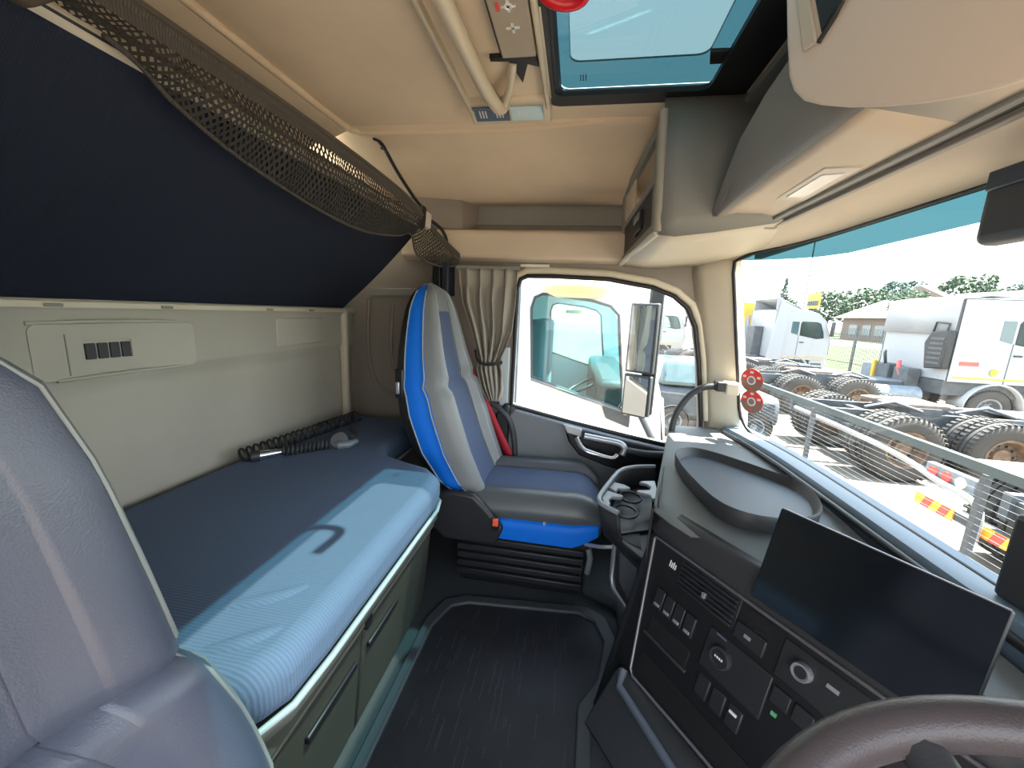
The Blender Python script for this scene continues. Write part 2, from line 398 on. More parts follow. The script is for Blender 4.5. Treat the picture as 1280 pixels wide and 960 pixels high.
# windscreen, header, pillar, sill
def WX(y, z):
    return .872 - .095 * (z - .70) - (.0 if y < 1.35 else (.065 + .055 * (z - .77) / .65) * ((y - 1.35) / .6) ** 2.2)
wz0, wz1 = .70, 1.49
def topz(y): return 1.495 - .0 * y if y < 1.8 else 1.495 - .03 * ((y - 1.8) / .15) ** 2
yr = [-.2 + .2 * k for k in range(8)] + [1.38, 1.5, 1.6, 1.7, 1.78, 1.85, 1.9, 1.935]
def scr_row(z0f, z1f, off=0, nz=8):
    return [[(WX(y, lerp(z0f(y), z1f(y), k / nz)) + off, y, lerp(z0f(y), z1f(y), k / nz)) for k in range(nz + 1)] for y in yr]
bandz = lambda y: 1.425 + (.0 if y < 1.4 else .045 * ((y - 1.4) / .5) ** 1.2)
botz = lambda y: .70 if y < 1.85 else .70 + .06 * ((y - 1.85) / .085) ** 2
winds = thing('window_2', None, None, (.86, 1, .7), kind='structure')
MB().grid(scr_row(botz, bandz)).build('windscreen_pane', g_clear, winds, smooth=60)
MB().grid(scr_row(bandz, topz)).build('shade_band', g_teal, winds, smooth=60)
# black ceramic edge
edge = [(WX(y, botz(y)) - .004, y, botz(y)) for y in yr] + [(WX(1.945, z) - .004, 1.945, z) for z in (.80, .9, 1.1, 1.3, 1.42)] + [(WX(y, topz(y)) - .004, y, topz(y)) for y in reversed(yr)]
MB().tube(edge, .008, 8).build('windscreen_seal', black, winds, smooth=60)
# A pillar
prow = []
for z in [.66, .76, .9, 1.05, 1.2, 1.35, 1.43, 1.50]:
    xw = interp([(.6, .69), (.7, .685), (1.0, .64), (1.17, .60), (1.26, .57), (1.5, .52)], z)[0]
    xg = WX(1.945, max(z, .7)) - .002
    prow.append([(xw, YW - .004, z), (lerp(xw, xg, .3), YW - .045, z), (lerp(xw, xg, .7), YW - .085, z), (xg, 1.945, z), (xg + .05, 1.99, z)])
struct(MB().grid(prow).build('trim_1', mat('pillar_trim', (.55, .50, .40), .6, bump=.2, bscale=400), smooth=50, solid=.004))
# header above the glass up to the blind slot
hrow = []
for y in yr + [1.99, 2.05]:
    yy = min(y, 1.935)
    hrow.append([(WX(yy, topz(yy)) + .05, y, topz(yy) + .02), (WX(yy, topz(yy)) - .006, y, topz(yy) + .002), (lerp(WX(yy, 1.5), .62, .5), y, 1.512), (.64, y, 1.525), (.62, y, 1.535)])
struct(MB().grid(hrow).build('trim_2', beige, smooth=50, solid=.004))
# front sill, with the blue sky reflection put into its colour
srow = []
for y in yr + [1.99, 2.04]:
    yy = min(y, 1.935); x = WX(yy, .70)
    srow.append([(x + .02, y, .71), (x - .004, y, .702), (x - .025, y, .706), (x - .062, y, .698), (x - .07, y, .68), (x - .07, y, .60)])
struct(MB().grid(srow).build('trim_3', mat('sill_sky_tint', (.14, .20, .26), .4), smooth=50, solid=.004))

vz = MB().hull8([(.86, -.3, 1.60), (1.42, -.3, 1.735), (1.42, 1.86, 1.735), (.86, 1.86, 1.60)], [(.86, -.3, 1.62), (1.42, -.3, 1.755), (1.42, 1.86, 1.755), (.86, 1.86, 1.62)]).build('added_visor', charcoal, bevel=.006)  # unseen visor, added to keep the sun off the dashboard
tag(vz, 'dark visor added unseen over the windscreen to shade the dashboard', 'visor')
# driver side: door opening (door stands open), header and posts
dw = plate([(-1.3, 0), (.9, 0), (.9, 2.0), (-1.3, 2.0)], [[(-.35, .05), (.62, .05), (.70, .75), (.60, 1.35), (.45, 1.45), (-.35, 1.45)]], lambda x, z: (x, -.28, z), (0, -.05, 0))
struct(dw.build('wall_right', wallbrown))

# ceiling: headliner with hatch opening
ceil = MB()
hx0, hx1, hy0, hy1 = -.135, .395, .42, 1.43
cp = plate([(-1.0, -.3), (.85, -.3), (.85, 1.56), (-1.0, 1.56)], [rrect(hx0, hy0, hx1, hy1, .03)], lambda x, y: (x, y, 1.90), (0, 0, .024))
ce = struct(cp.build('ceiling', headliner, smooth=30))
MB().grid([[(x, y, z) for y, z in ((1.55, 1.90), (1.62, 1.898), (1.78, 1.86), (2.0, 1.775), (2.06, 1.765), (2.17, 1.765))] for x in (-1.3, -1.0, -.5, 0, .3, .85)]).build('ceiling_slope', headliner, ce, smooth=60, solid=.01)
MB().grid([[(x, y, z) for x, z in ((-.98, 1.90), (-.97, 1.888), (-1.02, 1.87), (-1.1, 1.85), (-1.30, 1.76), (-1.37, 1.70))] for y in (-.3, .5, 1.2, 1.56)]).build('ceiling_rear_slope', headliner, ce, smooth=60, solid=.01)
MB().tube(cr([(-.965, -.3, 1.893), (-.965, 1.0, 1.893), (-.955, 1.50, 1.893), (-.93, 1.57, 1.893), (-.86, 1.59, 1.893), (-.3, 1.595, 1.893), (.05, 1.56, 1.893)], 10), .012, 8).build('ceiling_moulding', headliner, ce, smooth=60)

# roof hatch
hat = thing('window_3', None, None, (.13, .9, 1.9), kind='structure')
fr = plate(rrect(hx0 - .012, hy0 - .02, hx1 + .02, hy1 + .025, .04), [rrect(hx0 + .012, hy0 + .03, hx1 - .05, hy1 - .035, .03)], lambda x, y: (x + (.045 if x > .36 else 0), y, 1.895), (0, 0, .012))
fr.build('hatch_seal', black, hat, smooth=30)
dk = mat('hatch_gasket', (.012, .016, .024), .5)
in0 = rrect(hx0 + .012, hy0 + .03, hx1 - .05, hy1 - .035, .03); in1 = rrect(hx0 + .03, hy0 + .05, hx1 - .02, hy1 - .02, .03)
MB().grid([[(x, y, 1.907) for x, y in in0 + in0[:1]], [(x, y, 1.922) for x, y in in1 + in1[:1]]]).build('hatch_well', dk, hat, smooth=60, solid=.004)
MB().prism([(x, y, 1.925) for x, y in rrect(hx0 + .06, hy0 + .12, hx1 - .09, hy1 - .15, .03)], (0, 0, .004)).build('hatch_pane', g_hatch, hat)
rim = plate(in1, [rrect(hx0 + .062, hy0 + .12, hx1 - .092, hy1 - .152, .03)], lambda x, y: (x, y, 1.925), (0, 0, .004))
rim.build('hatch_pane_edge', g_hatch2, hat)
MB().prism([(.30, 1.245, 1.912), (.375, 1.245, 1.912), (.375, 1.30, 1.912), (.315, 1.30, 1.912)], (0, 0, .01)).build('hatch_latch', black, hat, bevel=.002)

# ================================================================== CEILING CONSOLE
con = thing('overhead_console', 'beige ceiling console with long grab bar and display end, left of the roof hatch', 'console', (-.27, .9, 1.9))
MB().box((-.415, .1, 1.885), (-.135, 1.40, 1.905)).build('console_plate', headliner, con, bevel=.006)
for x0, x1 in ((-.413, -.398), (-.152, -.137)):
    MB().box((x0, .1, 1.862), (x1, 1.41, 1.90)).build('console_rail', creamp, con, bevel=.005)
MB().box((-.245, .1, 1.858), (-.155, 1.13, 1.898)).build('icon_panel', mat('console_beige', (.40, .335, .25), .5, bump=.1, bscale=400), con, bevel=.004)
MB().box((-.250, .1, 1.866), (-.246, 1.12, 1.9)).build('panel_gap', black, con)
eb = MB().hull8([(-.413, 1.36, 1.872), (-.137, 1.36, 1.872), (-.137, 1.46, 1.848), (-.413, 1.46, 1.848)], [(-.413, 1.35, 1.90), (-.137, 1.35, 1.90), (-.137, 1.47, 1.90), (-.413, 1.47, 1.90)]).build('console_end', creamp, con, bevel=.008, seg=3)
Mx = frame((0, 0, 0), (1, 0, 0), (0, -.17, 1))
MB().hull8([(-.395, 1.378, 1.866), (-.275, 1.378, 1.866), (-.275, 1.443, 1.8505), (-.395, 1.443, 1.8505)], [(-.395, 1.375, 1.86), (-.275, 1.375, 1.86), (-.275, 1.425, 1.87), (-.395, 1.425, 1.87)]).build('display_dark', led_blue, eb, bevel=.002)
MB().hull8([(-.270, 1.378, 1.866), (-.160, 1.378, 1.866), (-.160, 1.443, 1.8505), (-.270, 1.443, 1.8505)], [(-.270, 1.375, 1.86), (-.160, 1.375, 1.86), (-.160, 1.425, 1.87), (-.270, 1.425, 1.87)]).build('display_pale', led_pale, eb, bevel=.002)
for x in (-.365, -.308, -.235):
    ic = MB()
    for k in range(3): ic.hull8([(x - .012 + k * .010, 1.395, 1.8605), (x - .008 + k * .010, 1.395, 1.8605), (x - .008 + k * .010, 1.425, 1.853), (x - .012 + k * .010, 1.425, 1.853)], [(x - .012 + k * .010, 1.395, 1.864), (x - .008 + k * .010, 1.395, 1.864), (x - .008 + k * .010, 1.425, 1.857), (x - .012 + k * .010, 1.425, 1.857)])
    ic.build('icon', white_ic, eb)
bar = MB().tube(cr([(-.325, .15, 1.835), (-.322, .7, 1.825), (-.312, 1.1, 1.825), (-.297, 1.29, 1.830), (-.290, 1.355, 1.850), (-.288, 1.372, 1.872)], 8), .019, 14, sx=1.05).build('grab_bar', creamp, con, smooth=60)
MB().tube(cr([(-.285, 1.35, 1.85), (-.25, 1.27, 1.86), (-.225, 1.18, 1.88)], 5), .012, 8).build('bar_stay', creamp, con, smooth=60)
MB().prism([(-.285, 1.15, 1.874), (-.16, 1.15, 1.874), (-.155, 1.20, 1.874), (-.185, 1.185, 1.874), (-.21, 1.27, 1.874), (-.235, 1.17, 1.874), (-.285, 1.165, 1.874)], (0, 0, .012)).build('black_slot', black, con)  # black jagged plate beyond the end of the icon panel
icb = MB()
for yy, kk in ((1.02, 0), (.955, 1), (.885, 2)):
    x = -.198
    ic = MB()
    ic.box((x - .016, yy - .003, 1.8560), (x + .016, yy + .003, 1.8585)); ic.box((x - .003, yy - .016, 1.8560), (x + .003, yy + .016, 1.8585))
    if kk == 2: ic.box((x - .02, yy - .02, 1.8560), (x - .016, yy + .02, 1.8585)).box((x + .016, yy - .02, 1.8560), (x + .02, yy + .02, 1.8585))
    if kk == 1: ic.tube([(x + .008 * math.cos(a), yy + .008 * math.sin(a), 1.8565) for a in [i * PI / 6 for i in range(12)]], .002, 6, closed=True)
    ic.build('icon', white_ic, con)
    if kk == 1: MB().box((x - .028, yy - .012, 1.8560), (x - .020, yy + .012, 1.8585)).build('red_mark', red_ic, con)

hm = MB()
for k in range(3): hm.box((-.045 + k * .008, 1.335, 1.921), (-.042 + k * .008, 1.365, 1.923))
hm.build('glass_print', dk, hat)
MB().box((.462, .80, 1.872), (.80, 1.44, 1.89)).build('hatch_side_panel', taupe, hat, bevel=.004)
rh = thing('hatch_handle', 'red plastic pull handle at the edge of the roof hatch', 'handle', (-.08, .96, 1.88))
MB().tube(cr([(-.135, .90, 1.90), (-.125, .965, 1.885), (-.09, .985, 1.875), (-.05, .985, 1.875), (-.03, .96, 1.88), (-.03, .88, 1.89)], 6), .013, 10).build('handle_loop', redp, rh, smooth=60)
MB().box((-.145, .88, 1.88), (-.12, 1.0, 1.90)).build('handle_bracket', black, rh, bevel=.004)

# ================================================================== OVERHEAD SHELF above windscreen
shelf = thing('overhead_shelf', 'beige overhead shelf above the windscreen with reading lamp and blind slot', 'shelf', (.5, 1.2, 1.5))
# underside, from slot to ridge, then front lip up to open shelf
prof = [(.66, 1.545), (.625, 1.538), (.605, 1.535), (.55, 1.546), (.475, 1.562), (.452, 1.566), (.440, 1.58), (.420, 1.63), (.405, 1.70), (.402, 1.708), (.41, 1.712), (.44, 1.70), (.60, 1.69), (.80, 1.69)]
yss = [.80, .9, 1.0, 1.1, 1.17, 1.235, 1.30, 1.36, 1.41, 1.44]
liptab = [(.9, 1.755), (1.0, 1.75), (1.1, 1.735), (1.235, 1.69), (1.3, 1.635), (1.36, 1.580), (1.41, 1.542), (1.44, 1.53)]
rows = []
for y in yss:
    zl = interp(liptab, y)[0]; k = min(1, max(0, (zl - 1.53) / .20)); b = lambda z: min(z, 1.53 + (z - 1.53) * max(.15, k)) if z > 1.55 else z
    rows.append([(.66, y, 1.545), (.625, y, 1.538), (.605, y, 1.535), (.55, y, 1.545), (.475, y, lerp(1.545, 1.560, k)), (lerp(.42, .452, k), y, lerp(1.532, 1.566, k)), (lerp(.413, .440, k), y, lerp(1.530, 1.580, k)), (.413, y, lerp(1.531, 1.63, k)), (.408, y, lerp(1.532, zl, k) - .008 * k), (.402, y, zl), (.408, y, zl + .006), (.425, y, zl - .004), (.47, y, zl - .03 * k), (.56, y, 1.60), (.80, y, 1.60)])
MB().grid([r[:6] for r in rows]).build('shelf_body', beige, shelf, smooth=50, solid=.004)
MB().grid([r[5:] for r in rows]).build('shelf_lip', mat('lip_taupe', (.24, .24, .225), .5, bump=.1, bscale=400), shelf, smooth=50, solid=.004)
MB().grid([[(.66, y, 1.545), (.625, y, 1.538), (.605, y, 1.535), (.58, y, 1.539), (xe, y, 1.545 + (.55 - xe) * .2)] for y, xe in ((-.25, .59), (.45, .57), (.60, .50), (.70, .46), (.80, .452))]).build('shelf_underside', beige, shelf, smooth=50, solid=.004)
MB().box((.80, -.25, 1.5), (.83, 2.05, 1.92)).build('shelf_back', taupe, shelf)
MB().box((.606, -.2, 1.531), (.624, 1.52, 1.537)).build('blind_slot', black, shelf)
MB().box((.624, -.2, 1.522), (.640, 1.50, 1.536)).build('blind_rail', mat('rail_taupe', (.30, .265, .22), .4), shelf, bevel=.003)
MB().box((.588, -.2, 1.527), (.606, 1.52, 1.537)).build('blind_lip', taupe, shelf, bevel=.003)
MB().box((.598, 1.49, 1.520), (.645, 1.54, 1.54)).build('blind_end_cap', taupe, shelf, bevel=.006)
lampz = lambda x: 1.546 + (.55 - x) * .213
lq = [(.585, 1.23), (.522, 1.27), (.518, 1.03), (.575, .99)]
lm = MB().prism([(x, y, lampz(x) - .006) for x, y in lq], (0, 0, .01)).build('reading_lamp', mat('lamp_bezel', (.62, .56, .47), .4), shelf, bevel=.003)
li = [(.570, 1.20), (.535, 1.225), (.530, 1.06), (.562, 1.03)]
MB().prism([(x, y, lampz(x) - .008) for x, y in li], (0, 0, .01)).build('lamp_lens', mat('lens', (.75, .73, .72), .15), lm, bevel=.002)
# corner cubby block
cub = thing('corner_locker', 'beige corner locker with open pocket and dark latch flap, above the passenger window', 'locker', (.45, 1.75, 1.46))
A = [(.19, 2.05, 1.463), (.245, 1.43, 1.490), (.226, 1.43, 1.86), (.172, 2.05, 1.80)]
top_ = [(.172, 2.05, 1.80), (.226, 1.43, 1.86)]
MB().grid([[(.247, 1.424, 1.480), (.30, 1.424, 1.475), (.42, 1.424, 1.490), (.60, 1.424, 1.520), (.66, 1.43, 1.54)],
           [(.238, 1.42, 1.53), (.30, 1.405, 1.535), (.42, 1.40, 1.55), (.60, 1.40, 1.56), (.66, 1.40, 1.57)],
           [(.232, 1.42, 1.70), (.30, 1.415, 1.71), (.42, 1.415, 1.72), (.60, 1.41, 1.72), (.8, 1.41, 1.72)],
           [(.226, 1.43, 1.90), (.30, 1.43, 1.90), (.42, 1.43, 1.90), (.60, 1.43, 1.90), (.8, 1.43, 1.90)]]).build('inner_side', taupe, cub, smooth=50, solid=.006)
MB().grid([[(.245, 1.42, 1.490), (.235, 1.55, 1.478), (.21, 1.8, 1.465), (.19, 2.05, 1.458)],
           [(.30, 1.42, 1.484), (.30, 1.55, 1.470), (.30, 1.8, 1.455), (.30, 2.05, 1.448)],
           [(.42, 1.42, 1.500), (.42, 1.55, 1.482), (.42, 1.8, 1.463), (.42, 2.05, 1.452)],
           [(.60, 1.42, 1.530), (.60, 1.55, 1.520), (.60, 1.8, 1.490), (.58, 2.05, 1.465)],
           [(.70, 1.42, 1.530), (.72, 1.6, 1.518), (.70, 1.8, 1.500), (.66, 2.05, 1.480)]]).build('underside', beige_lt, cub, smooth=60, solid=.006)
# rear facing panel: frame with two openings in coordinates a (along A0->A1) and b up
P0, P1, P3 = Vector(A[0]), Vector(A[1]), Vector(A[3]); P2 = Vector(A[2])
def cubf(a, b): return lerp(lerp(P0, P1, a), lerp(P3, P2, a), b)
fr = plate([(0, 0), (1, 0), (1, 1), (0, 1)], [[(.07, .08), (.86, .12), (.86, .50), (.07, .46)], [(.07, .52), (.86, .56), (.86, .90), (.07, .88)]], lambda a, b: cubf(a, b), (.02, 0, 0))
fr.build('panel_frame', taupe, cub, bevel=.003)
MB().tube([cubf(1, b) for b in (0, .3, .6, 1.0)], .014, 10, sx=1.2).build('panel_edge', mat('edge_taupe', (.36, .33, .27), .5), cub, smooth=60)
MB().tube([cubf(a, 0) + Vector((0, 0, .0)) for a in (0, .3, .6, 1.0)], .012, 10).build('panel_bottom_edge', beige_lt, cub, smooth=60)
MB().prism([cubf(a, b) + Vector((.008, 0, 0)) for a, b in ((.07, .08), (.86, .12), (.86, .50), (.07, .46))], (.01, 0, 0)).build('flap', mat('flap_brown', (.035, .03, .03), .5), cub)
MB().prism([cubf(a, b) + Vector((-.004, 0, 0)) for a, b in ((.44, .18), (.62, .20), (.62, .40), (.44, .38))], (.012, 0, 0)).build('flap_latch', black, cub, bevel=.003)
MB().prism([cubf(a, b) + Vector((-.008, 0, 0)) for a, b in ((.46, .30), (.60, .31), (.60, .385), (.46, .37))], (.012, 0, 0)).build('latch_pull', taupe, cub, bevel=.003)
MB().prism([cubf(a, b) + Vector((.10, 0, 0)) for a, b in ((.02, .50), (.9, .52), (.9, .92), (.02, .90))], (.01, 0, 0)).build('pocket_back', taupe, cub)
MB().prism([cubf(a, b) + Vector((.006, 0, 0)) for a, b in ((.07, .52), (.36, .535), (.36, .89), (.07, .88))], (.01, 0, 0)).build('pocket_flap', beige, cub, bevel=.003)
# big centre locker nearer the driver
loc_ = thing('overhead_locker', 'large smooth beige overhead locker with rounded corner at the top right', 'locker', (.5, .6, 1.5))
face = [(.336, .925, 1.862), (.354, .919, 1.739), (.366, .912, 1.666), (.374, .901, 1.635), (.386, .879, 1.606), (.401, .845, 1.582), (.421, .797, 1.555), (.445, .739, 1.528), (.465, .69, 1.509), (.481, .649, 1.497), (.492, .62, 1.491), (.501, .595, 1.488), (.521, .538, 1.49), (.57, .40, 1.49), (.53, .38, 1.895), (.345, .905, 1.893)]
fn_ = Vector((-.93619, -.33008, -.12081)); fp = Vector(face[0]); face = [Vector(p) - fn_ * ((Vector(p) - fp).dot(fn_)) for p in face]
MB().prism(face, (.08, .05, .15)).build('locker_door', mat('locker_beige', (.80, .69, .58), .5, bump=.1, bscale=400), loc_, bevel=.012, seg=4)
MB().prism([(.386, .846, 1.70), (.368, .868, 1.79), (.40, .78, 1.79), (.396, .80, 1.735)], (-.006, -.006, 0)).build('handle_recess', black, loc_, bevel=.003)
MB().prism([(.375, .875, 1.69), (.358, .895, 1.79), (.366, .873, 1.79), (.385, .850, 1.69)], (-.008, -.005, 0)).build('handle_lip', beige_lt, loc_, bevel=.003)
MB().tube([(.382, .848, 1.69), (.388, .820, 1.712), (.392, .785, 1.75), (.395, .76, 1.79)], .004, 8).build('handle_edge', charcoal, loc_, smooth=60)

# windscreen camera/mirror box
mb_ = thing('mirror_unit', 'dark grey mirror housing hanging at the top right of the windscreen', 'mirror', (.72, .85, 1.35))
MB().box((.70, .66, 1.355), (.745, .872, 1.475)).build('housing', mat('mirror_grey', (.045, .055, .07), .45), mb_, bevel=.018, seg=4)
MB().box((.694, .66, 1.447), (.70, .86, 1.480)).build('top_band', mat('band_blue', (.03, .05, .08), .4), mb_, bevel=.003)
MB().tube([(.73, .872, 1.44), (.745, .885, 1.46), (.77, .89, 1.485)], .012, 8).build('mount_arm', black, mb_, smooth=60)
sb_ = thing('sensor_stalk', 'small dark rounded sensor box standing at the right end of the windscreen sill', 'sensor', (.84, .79, .70))
MB().box((.832, .70, .705), (.856, .815, .875)).build('sensor_body', charcoal, sb_, bevel=.010, seg=3)
# licence discs
for k, (y, z) in enumerate(((1.832, .955), (1.832, .860))):
    d = thing('licence_disc', ('upper' if k == 0 else 'lower') + ' of the two round red and brown licence discs on the windscreen corner', 'sticker', (WX(y, z), y, z), group='licence discs on the windscreen')
    nrm = Vector((-1, -.62, -.10)).normalized(); t1 = Vector((-.53, .85, 0)).normalized()
    M = frame(Vector((WX(y, z) - .022, y - .01, z)), t1, nrm)
    M = M @ Matrix.Scale(1.25, 4)
    MB().lathe([(.0, 0), (.042, 0), (.042, .0015), (0, .0015)], (0, 0, 0), 'Z', 28, M).build('disc', mat('disc_brown', (.28, .16, .12), .6), d)
    hf = [(0, 0)] + [(.041 * math.cos(a), .041 * math.sin(a)) for a in [PI + i * PI / 14 for i in range(15)]]
    MB().prism([M @ Vector((x, yy, .002)) for x, yy in hf], nrm * .001).build('red_half', mat('disc_red', (.80, .05, .04), .5), d)
    MB().lathe([(.0, .002), (.016, .002), (.016, .0035), (0, .0035)], (0, 0, 0), 'Z', 20, M).build('centre', white_ic, d)
    MB().lathe([(.0, .003), (.011, .003), (.011, .0042), (0, .0042)], (0, 0, 0), 'Z', 20, M).build('centre_print', mat('disc_print', (.30, .2, .18), .6), d)
    for a in (205, 270, 335, 90):
        a = math.radians(a); MB().box((.029 * math.cos(a) - .006, .029 * math.sin(a) - .004, .0028), (.029 * math.cos(a) + .006, .029 * math.sin(a) + .004, .0038), M).build('print_mark', white_ic if a > 3 else red_ic, d)

# ================================================================== BUNKS
# lower mattress
mo = [(-1.245, -.25), (-.73, -.25), (-.73, .39), (-.56, .405), (-.47, .44), (-.445, .50), (-.44, .60), (-.44, 1.20), (-.455, 1.27), (-.52, 1.335), (-.62, 1.37), (-.74, 1.42), (-.78, 1.5), (-.78, 1.92), (-1.245, 1.92)]
bed = thing('lower_bunk', 'lower bunk mattress in ribbed navy-blue cloth along the rear wall', 'bed', (-.85, .8, .5))
mt = MB().prism([(x, y, .492) for x, y in mo], (0, 0, .118)).build('mattress', bedcloth, bed, bevel=.042, seg=5)
MB().tube([(x, y, .502) for x, y in mo[3:14]], .007, 8).build('mattress_piping', piping, bed, smooth=60)
for pts_ in ([(-.60, .47, .590), (-.54, .505, .597), (-.495, .56, .588), (-.48, .63, .565)], [(-.66, .56, .592), (-.58, .60, .597), (-.525, .66, .590), (-.49, .75, .568)]):
    MB().tube(cr(pts_, 5), .02, 10, rs=None, sx=1.3).build('fold', bedcloth, bed, smooth=80)
# storage base
base = thing('bunk_storage_box', 'olive-grey storage box with fold-down doors under the lower bunk', 'cabinet', (-.88, .5, 0))
MB().prism([(-1.24, -.25, 0), (-.73, -.25, 0), (-.73, .42, 0), (-.555, .42, 0), (-.555, 1.30, 0), (-.60, 1.36, 0), (-1.24, 1.36, 0)], (0, 0, .46)).build('body', olive, base, bevel=.006)
MB().prism([(x, y, .462) for x, y in [(-1.24, -.25), (-.73, -.25), (-.73, .39), (-.56, .395), (-.48, .43), (-.452, .50), (-.447, .60), (-.447, 1.21), (-.47, 1.29), (-.54, 1.345), (-.70, 1.37), (-1.24, 1.37)]], (0, 0, .026)).build('bed_board', olive_lt, base, bevel=.008, seg=3)
MB().box((-.555, .44, .405), (-.475, 1.31, .462)).build('top_rail', mat('olive_dark', (.06, .062, .048), .5), base, bevel=.01)
for k, (y0, y1) in enumerate(((.43, .812), (.820, 1.30))):
    dr = MB().hull8([(-.548, y0, .03), (-.535, y0, .03), (-.535, y1, .03), (-.548, y1, .03)], [(-.55, y0, .385), (-.497, y0, .385), (-.497, y1, .385), (-.55, y1, .385)]).build('door', olive, base, bevel=.006)
    MB().box((-.507, y0 + .005, .382), (-.486, y1 - .005, .398)).build('door_top_edge', olive_lt, dr, bevel=.004)
    hy = (y1 - .22, y1 - .03) if k == 0 else (y0 + .02, y0 + .19)
    MB().box((-.512, hy[0], .275), (-.497, hy[1], .295)).build('door_handle', black, dr, bevel=.004)
MB().box((-.499, .80, .37), (-.480, .83, .43)).build('latch', black, base, bevel=.004)

# upper bunk (tilted)
ub = thing('upper_bunk', 'folded-up upper bunk with dark navy underside above the rear wall', 'bed', (-1.0, .8, 1.2))
a0 = Vector((-1.262, 0, 1.186)); a1 = Vector((-.815, 0, 1.608)); nrm = Vector((-(a1 - a0).z, 0, (a1 - a0).x)).normalized()
def ubs(t, y, h=0): 
    sag = -.012 * math.sin(PI * t)
    return lerp(a0, a1, t) + nrm * (h + sag) + Vector((0, y, 0))
rows = [[ubs(t / 8, y) for t in range(9)] for y in [-.25 + .22 * k for k in range(11)]]
MB().grid(rows).build('underside', navy, ub, smooth=60)
MB().grid([[p + nrm * .09 for p in r] for r in rows]).build('topside', navy, ub, smooth=60)
MB().grid([[r[0] for r in rows], [r[0] + nrm * .09 for r in rows]]).build('rear_edge', black, ub)
MB().grid([rows[-1], [p + nrm * .09 for p in rows[-1]]]).build('end_edge', black, ub)
MB().tube([ubs(1, y, .02) for y in (-.25, .5, 1.2, 1.95)], .022, 10).build('front_rail', beige_lt, ub, smooth=60)
MB().prism([ubs(1.0, -.25, .0), ubs(1.0, -.25, .09), ubs(1.02, -.25, .09), ubs(1.02, -.25, .0)], (0, 2.2, 0)).build('front_edge', charcoal, ub)

# safety net with rails, strap, buckle
net = thing('bunk_net', 'dark brown safety net bundled along the front edge of the upper bunk', 'net', (-.75, 1.3, 1.5))
top = [(-.735, .42, 1.640), (-.735, .6, 1.645), (-.738, 1.0, 1.655), (-.742, 1.4, 1.655), (-.745, 1.7, 1.640), (-.715, 1.85, 1.570), (-.620, 1.96, 1.470)]
bot = [(-.775, .44, 1.625), (-.785, .62, 1.605), (-.785, .70, 1.563), (-.785, .85, 1.519), (-.785, 1.12, 1.478), (-.78, 1.35, 1.468), (-.775, 1.60, 1.50), (-.765, 1.72, 1.53), (-.775, 1.80, 1.46), (-.74, 1.88, 1.425), (-.68, 1.93, 1.415), (-.63, 1.965, 1.425)]
T = cr(top, 8); B = cr(bot, 8)
def res(P, n):
    L = [0]
    for a, b in zip(P, P[1:]): L.append(L[-1] + (b - a).length)
    out = []; j = 0
    for k in range(n):
        s = L[-1] * k / (n - 1)
        while j < len(L) - 2 and L[j + 1] < s: j += 1
        t = (s - L[j]) / max(1e-9, L[j + 1] - L[j]); out.append(lerp(P[j], P[j + 1], t))
    return out
NN = 90; T = res(T, NN); B = res(B, NN)
rows = []
for j in range(9):
    t = j / 8
    rows.append([lerp(T[i], B[i], t) + Vector((.020 * math.sin(PI * t) * (1 + .5 * math.sin(i * .7)), 0, .004 * math.sin(i * 1.1 + t * 5))) for i in range(NN)])
MB().grid(rows).build('net_mesh', netm, net, smooth=80, uvs=(14, .9))
MB().tube([p + Vector((.004, 0, .004)) for p in T], .012, 8).build('net_top_cord', ropem, net, smooth=60)
MB().prism([T[0] + Vector((.012, 0, .004)), T[0] + Vector((.012, 0, -.0)), T[0] + Vector((.0, .0, -.0))], (0, .01, 0)) if False else MB().grid([[p + Vector((.012, 0, .006)) for p in T], [p + Vector((.014, 0, -.026)) for p in T]]).build('net_web', ropem, net, smooth=60)
MB().tube(B[8:], .005, 6).build('net_bottom_cord', ropem, net, smooth=60)
MB().tube([p + Vector((-.012, 0, .022)) for p in T[:70:2]], .013, 8).build('net_rail', mat('rail_dark', (.09, .075, .06), .5), net, smooth=60)
st = thing('ceiling_strap', 'black strap with pale buckle hanging from the ceiling to the end of the bunk net', 'strap', (-.86, 1.66, 1.86))
spts = cr([(-.875, 1.655, 1.885), (-.86, 1.68, 1.86), (-.83, 1.73, 1.79), (-.78, 1.80, 1.70), (-.725, 1.82, 1.64)], 6)
MB().tube(spts, .006, 8, sx=1.6).build('webbing', webb, st, smooth=60)
MB().tube(cr([(-.875, 1.655, 1.888), (-.885, 1.63, 1.885), (-.86, 1.64, 1.875), (-.855, 1.67, 1.86), (-.88, 1.68, 1.87)], 4), .006, 6).build('knot', webb, st, smooth=60)
Mb = frame(Vector((-.722, 1.80, 1.605)), (.35, .8, -.3), (.8, -.35, .2))
MB().cbox((0, 0, 0), (.036, .075, .026), Mb).build('buckle', mat('buckle_grey', (.50, .47, .42), .4), st, bevel=.004)
MB().cbox((-.028, 0, -.004), (.024, .105, .03), Mb).build('buckle_loop', black, st, bevel=.004)
MB().tube(cr([(-.71, 1.83, 1.61), (-.68, 1.88, 1.585), (-.665, 1.91, 1.545), (-.67, 1.92, 1.52)], 5), .008, 8).build('tail', webb, st, smooth=60)
bs = thing('bunk_hinge_strap', 'brown webbing strap hanging at the top left corner before the upper bunk', 'strap', (-1.0, .62, 1.6))
MB().prism([(-.74, .36, 1.63), (-.74, .46, 1.62), (-.745, .50, 1.595), (-.75, .47, 1.565), (-.75, .38, 1.565)], (.02, 0, 0)).build('strap_end', mat('strap_brown', (.07, .05, .035), .8), bs, bevel=.005)
cl = thing('belt_guide', 'black belt guide bracket on the side wall just above the passenger seat top', 'bracket', (-.66, 1.98, 1.3))
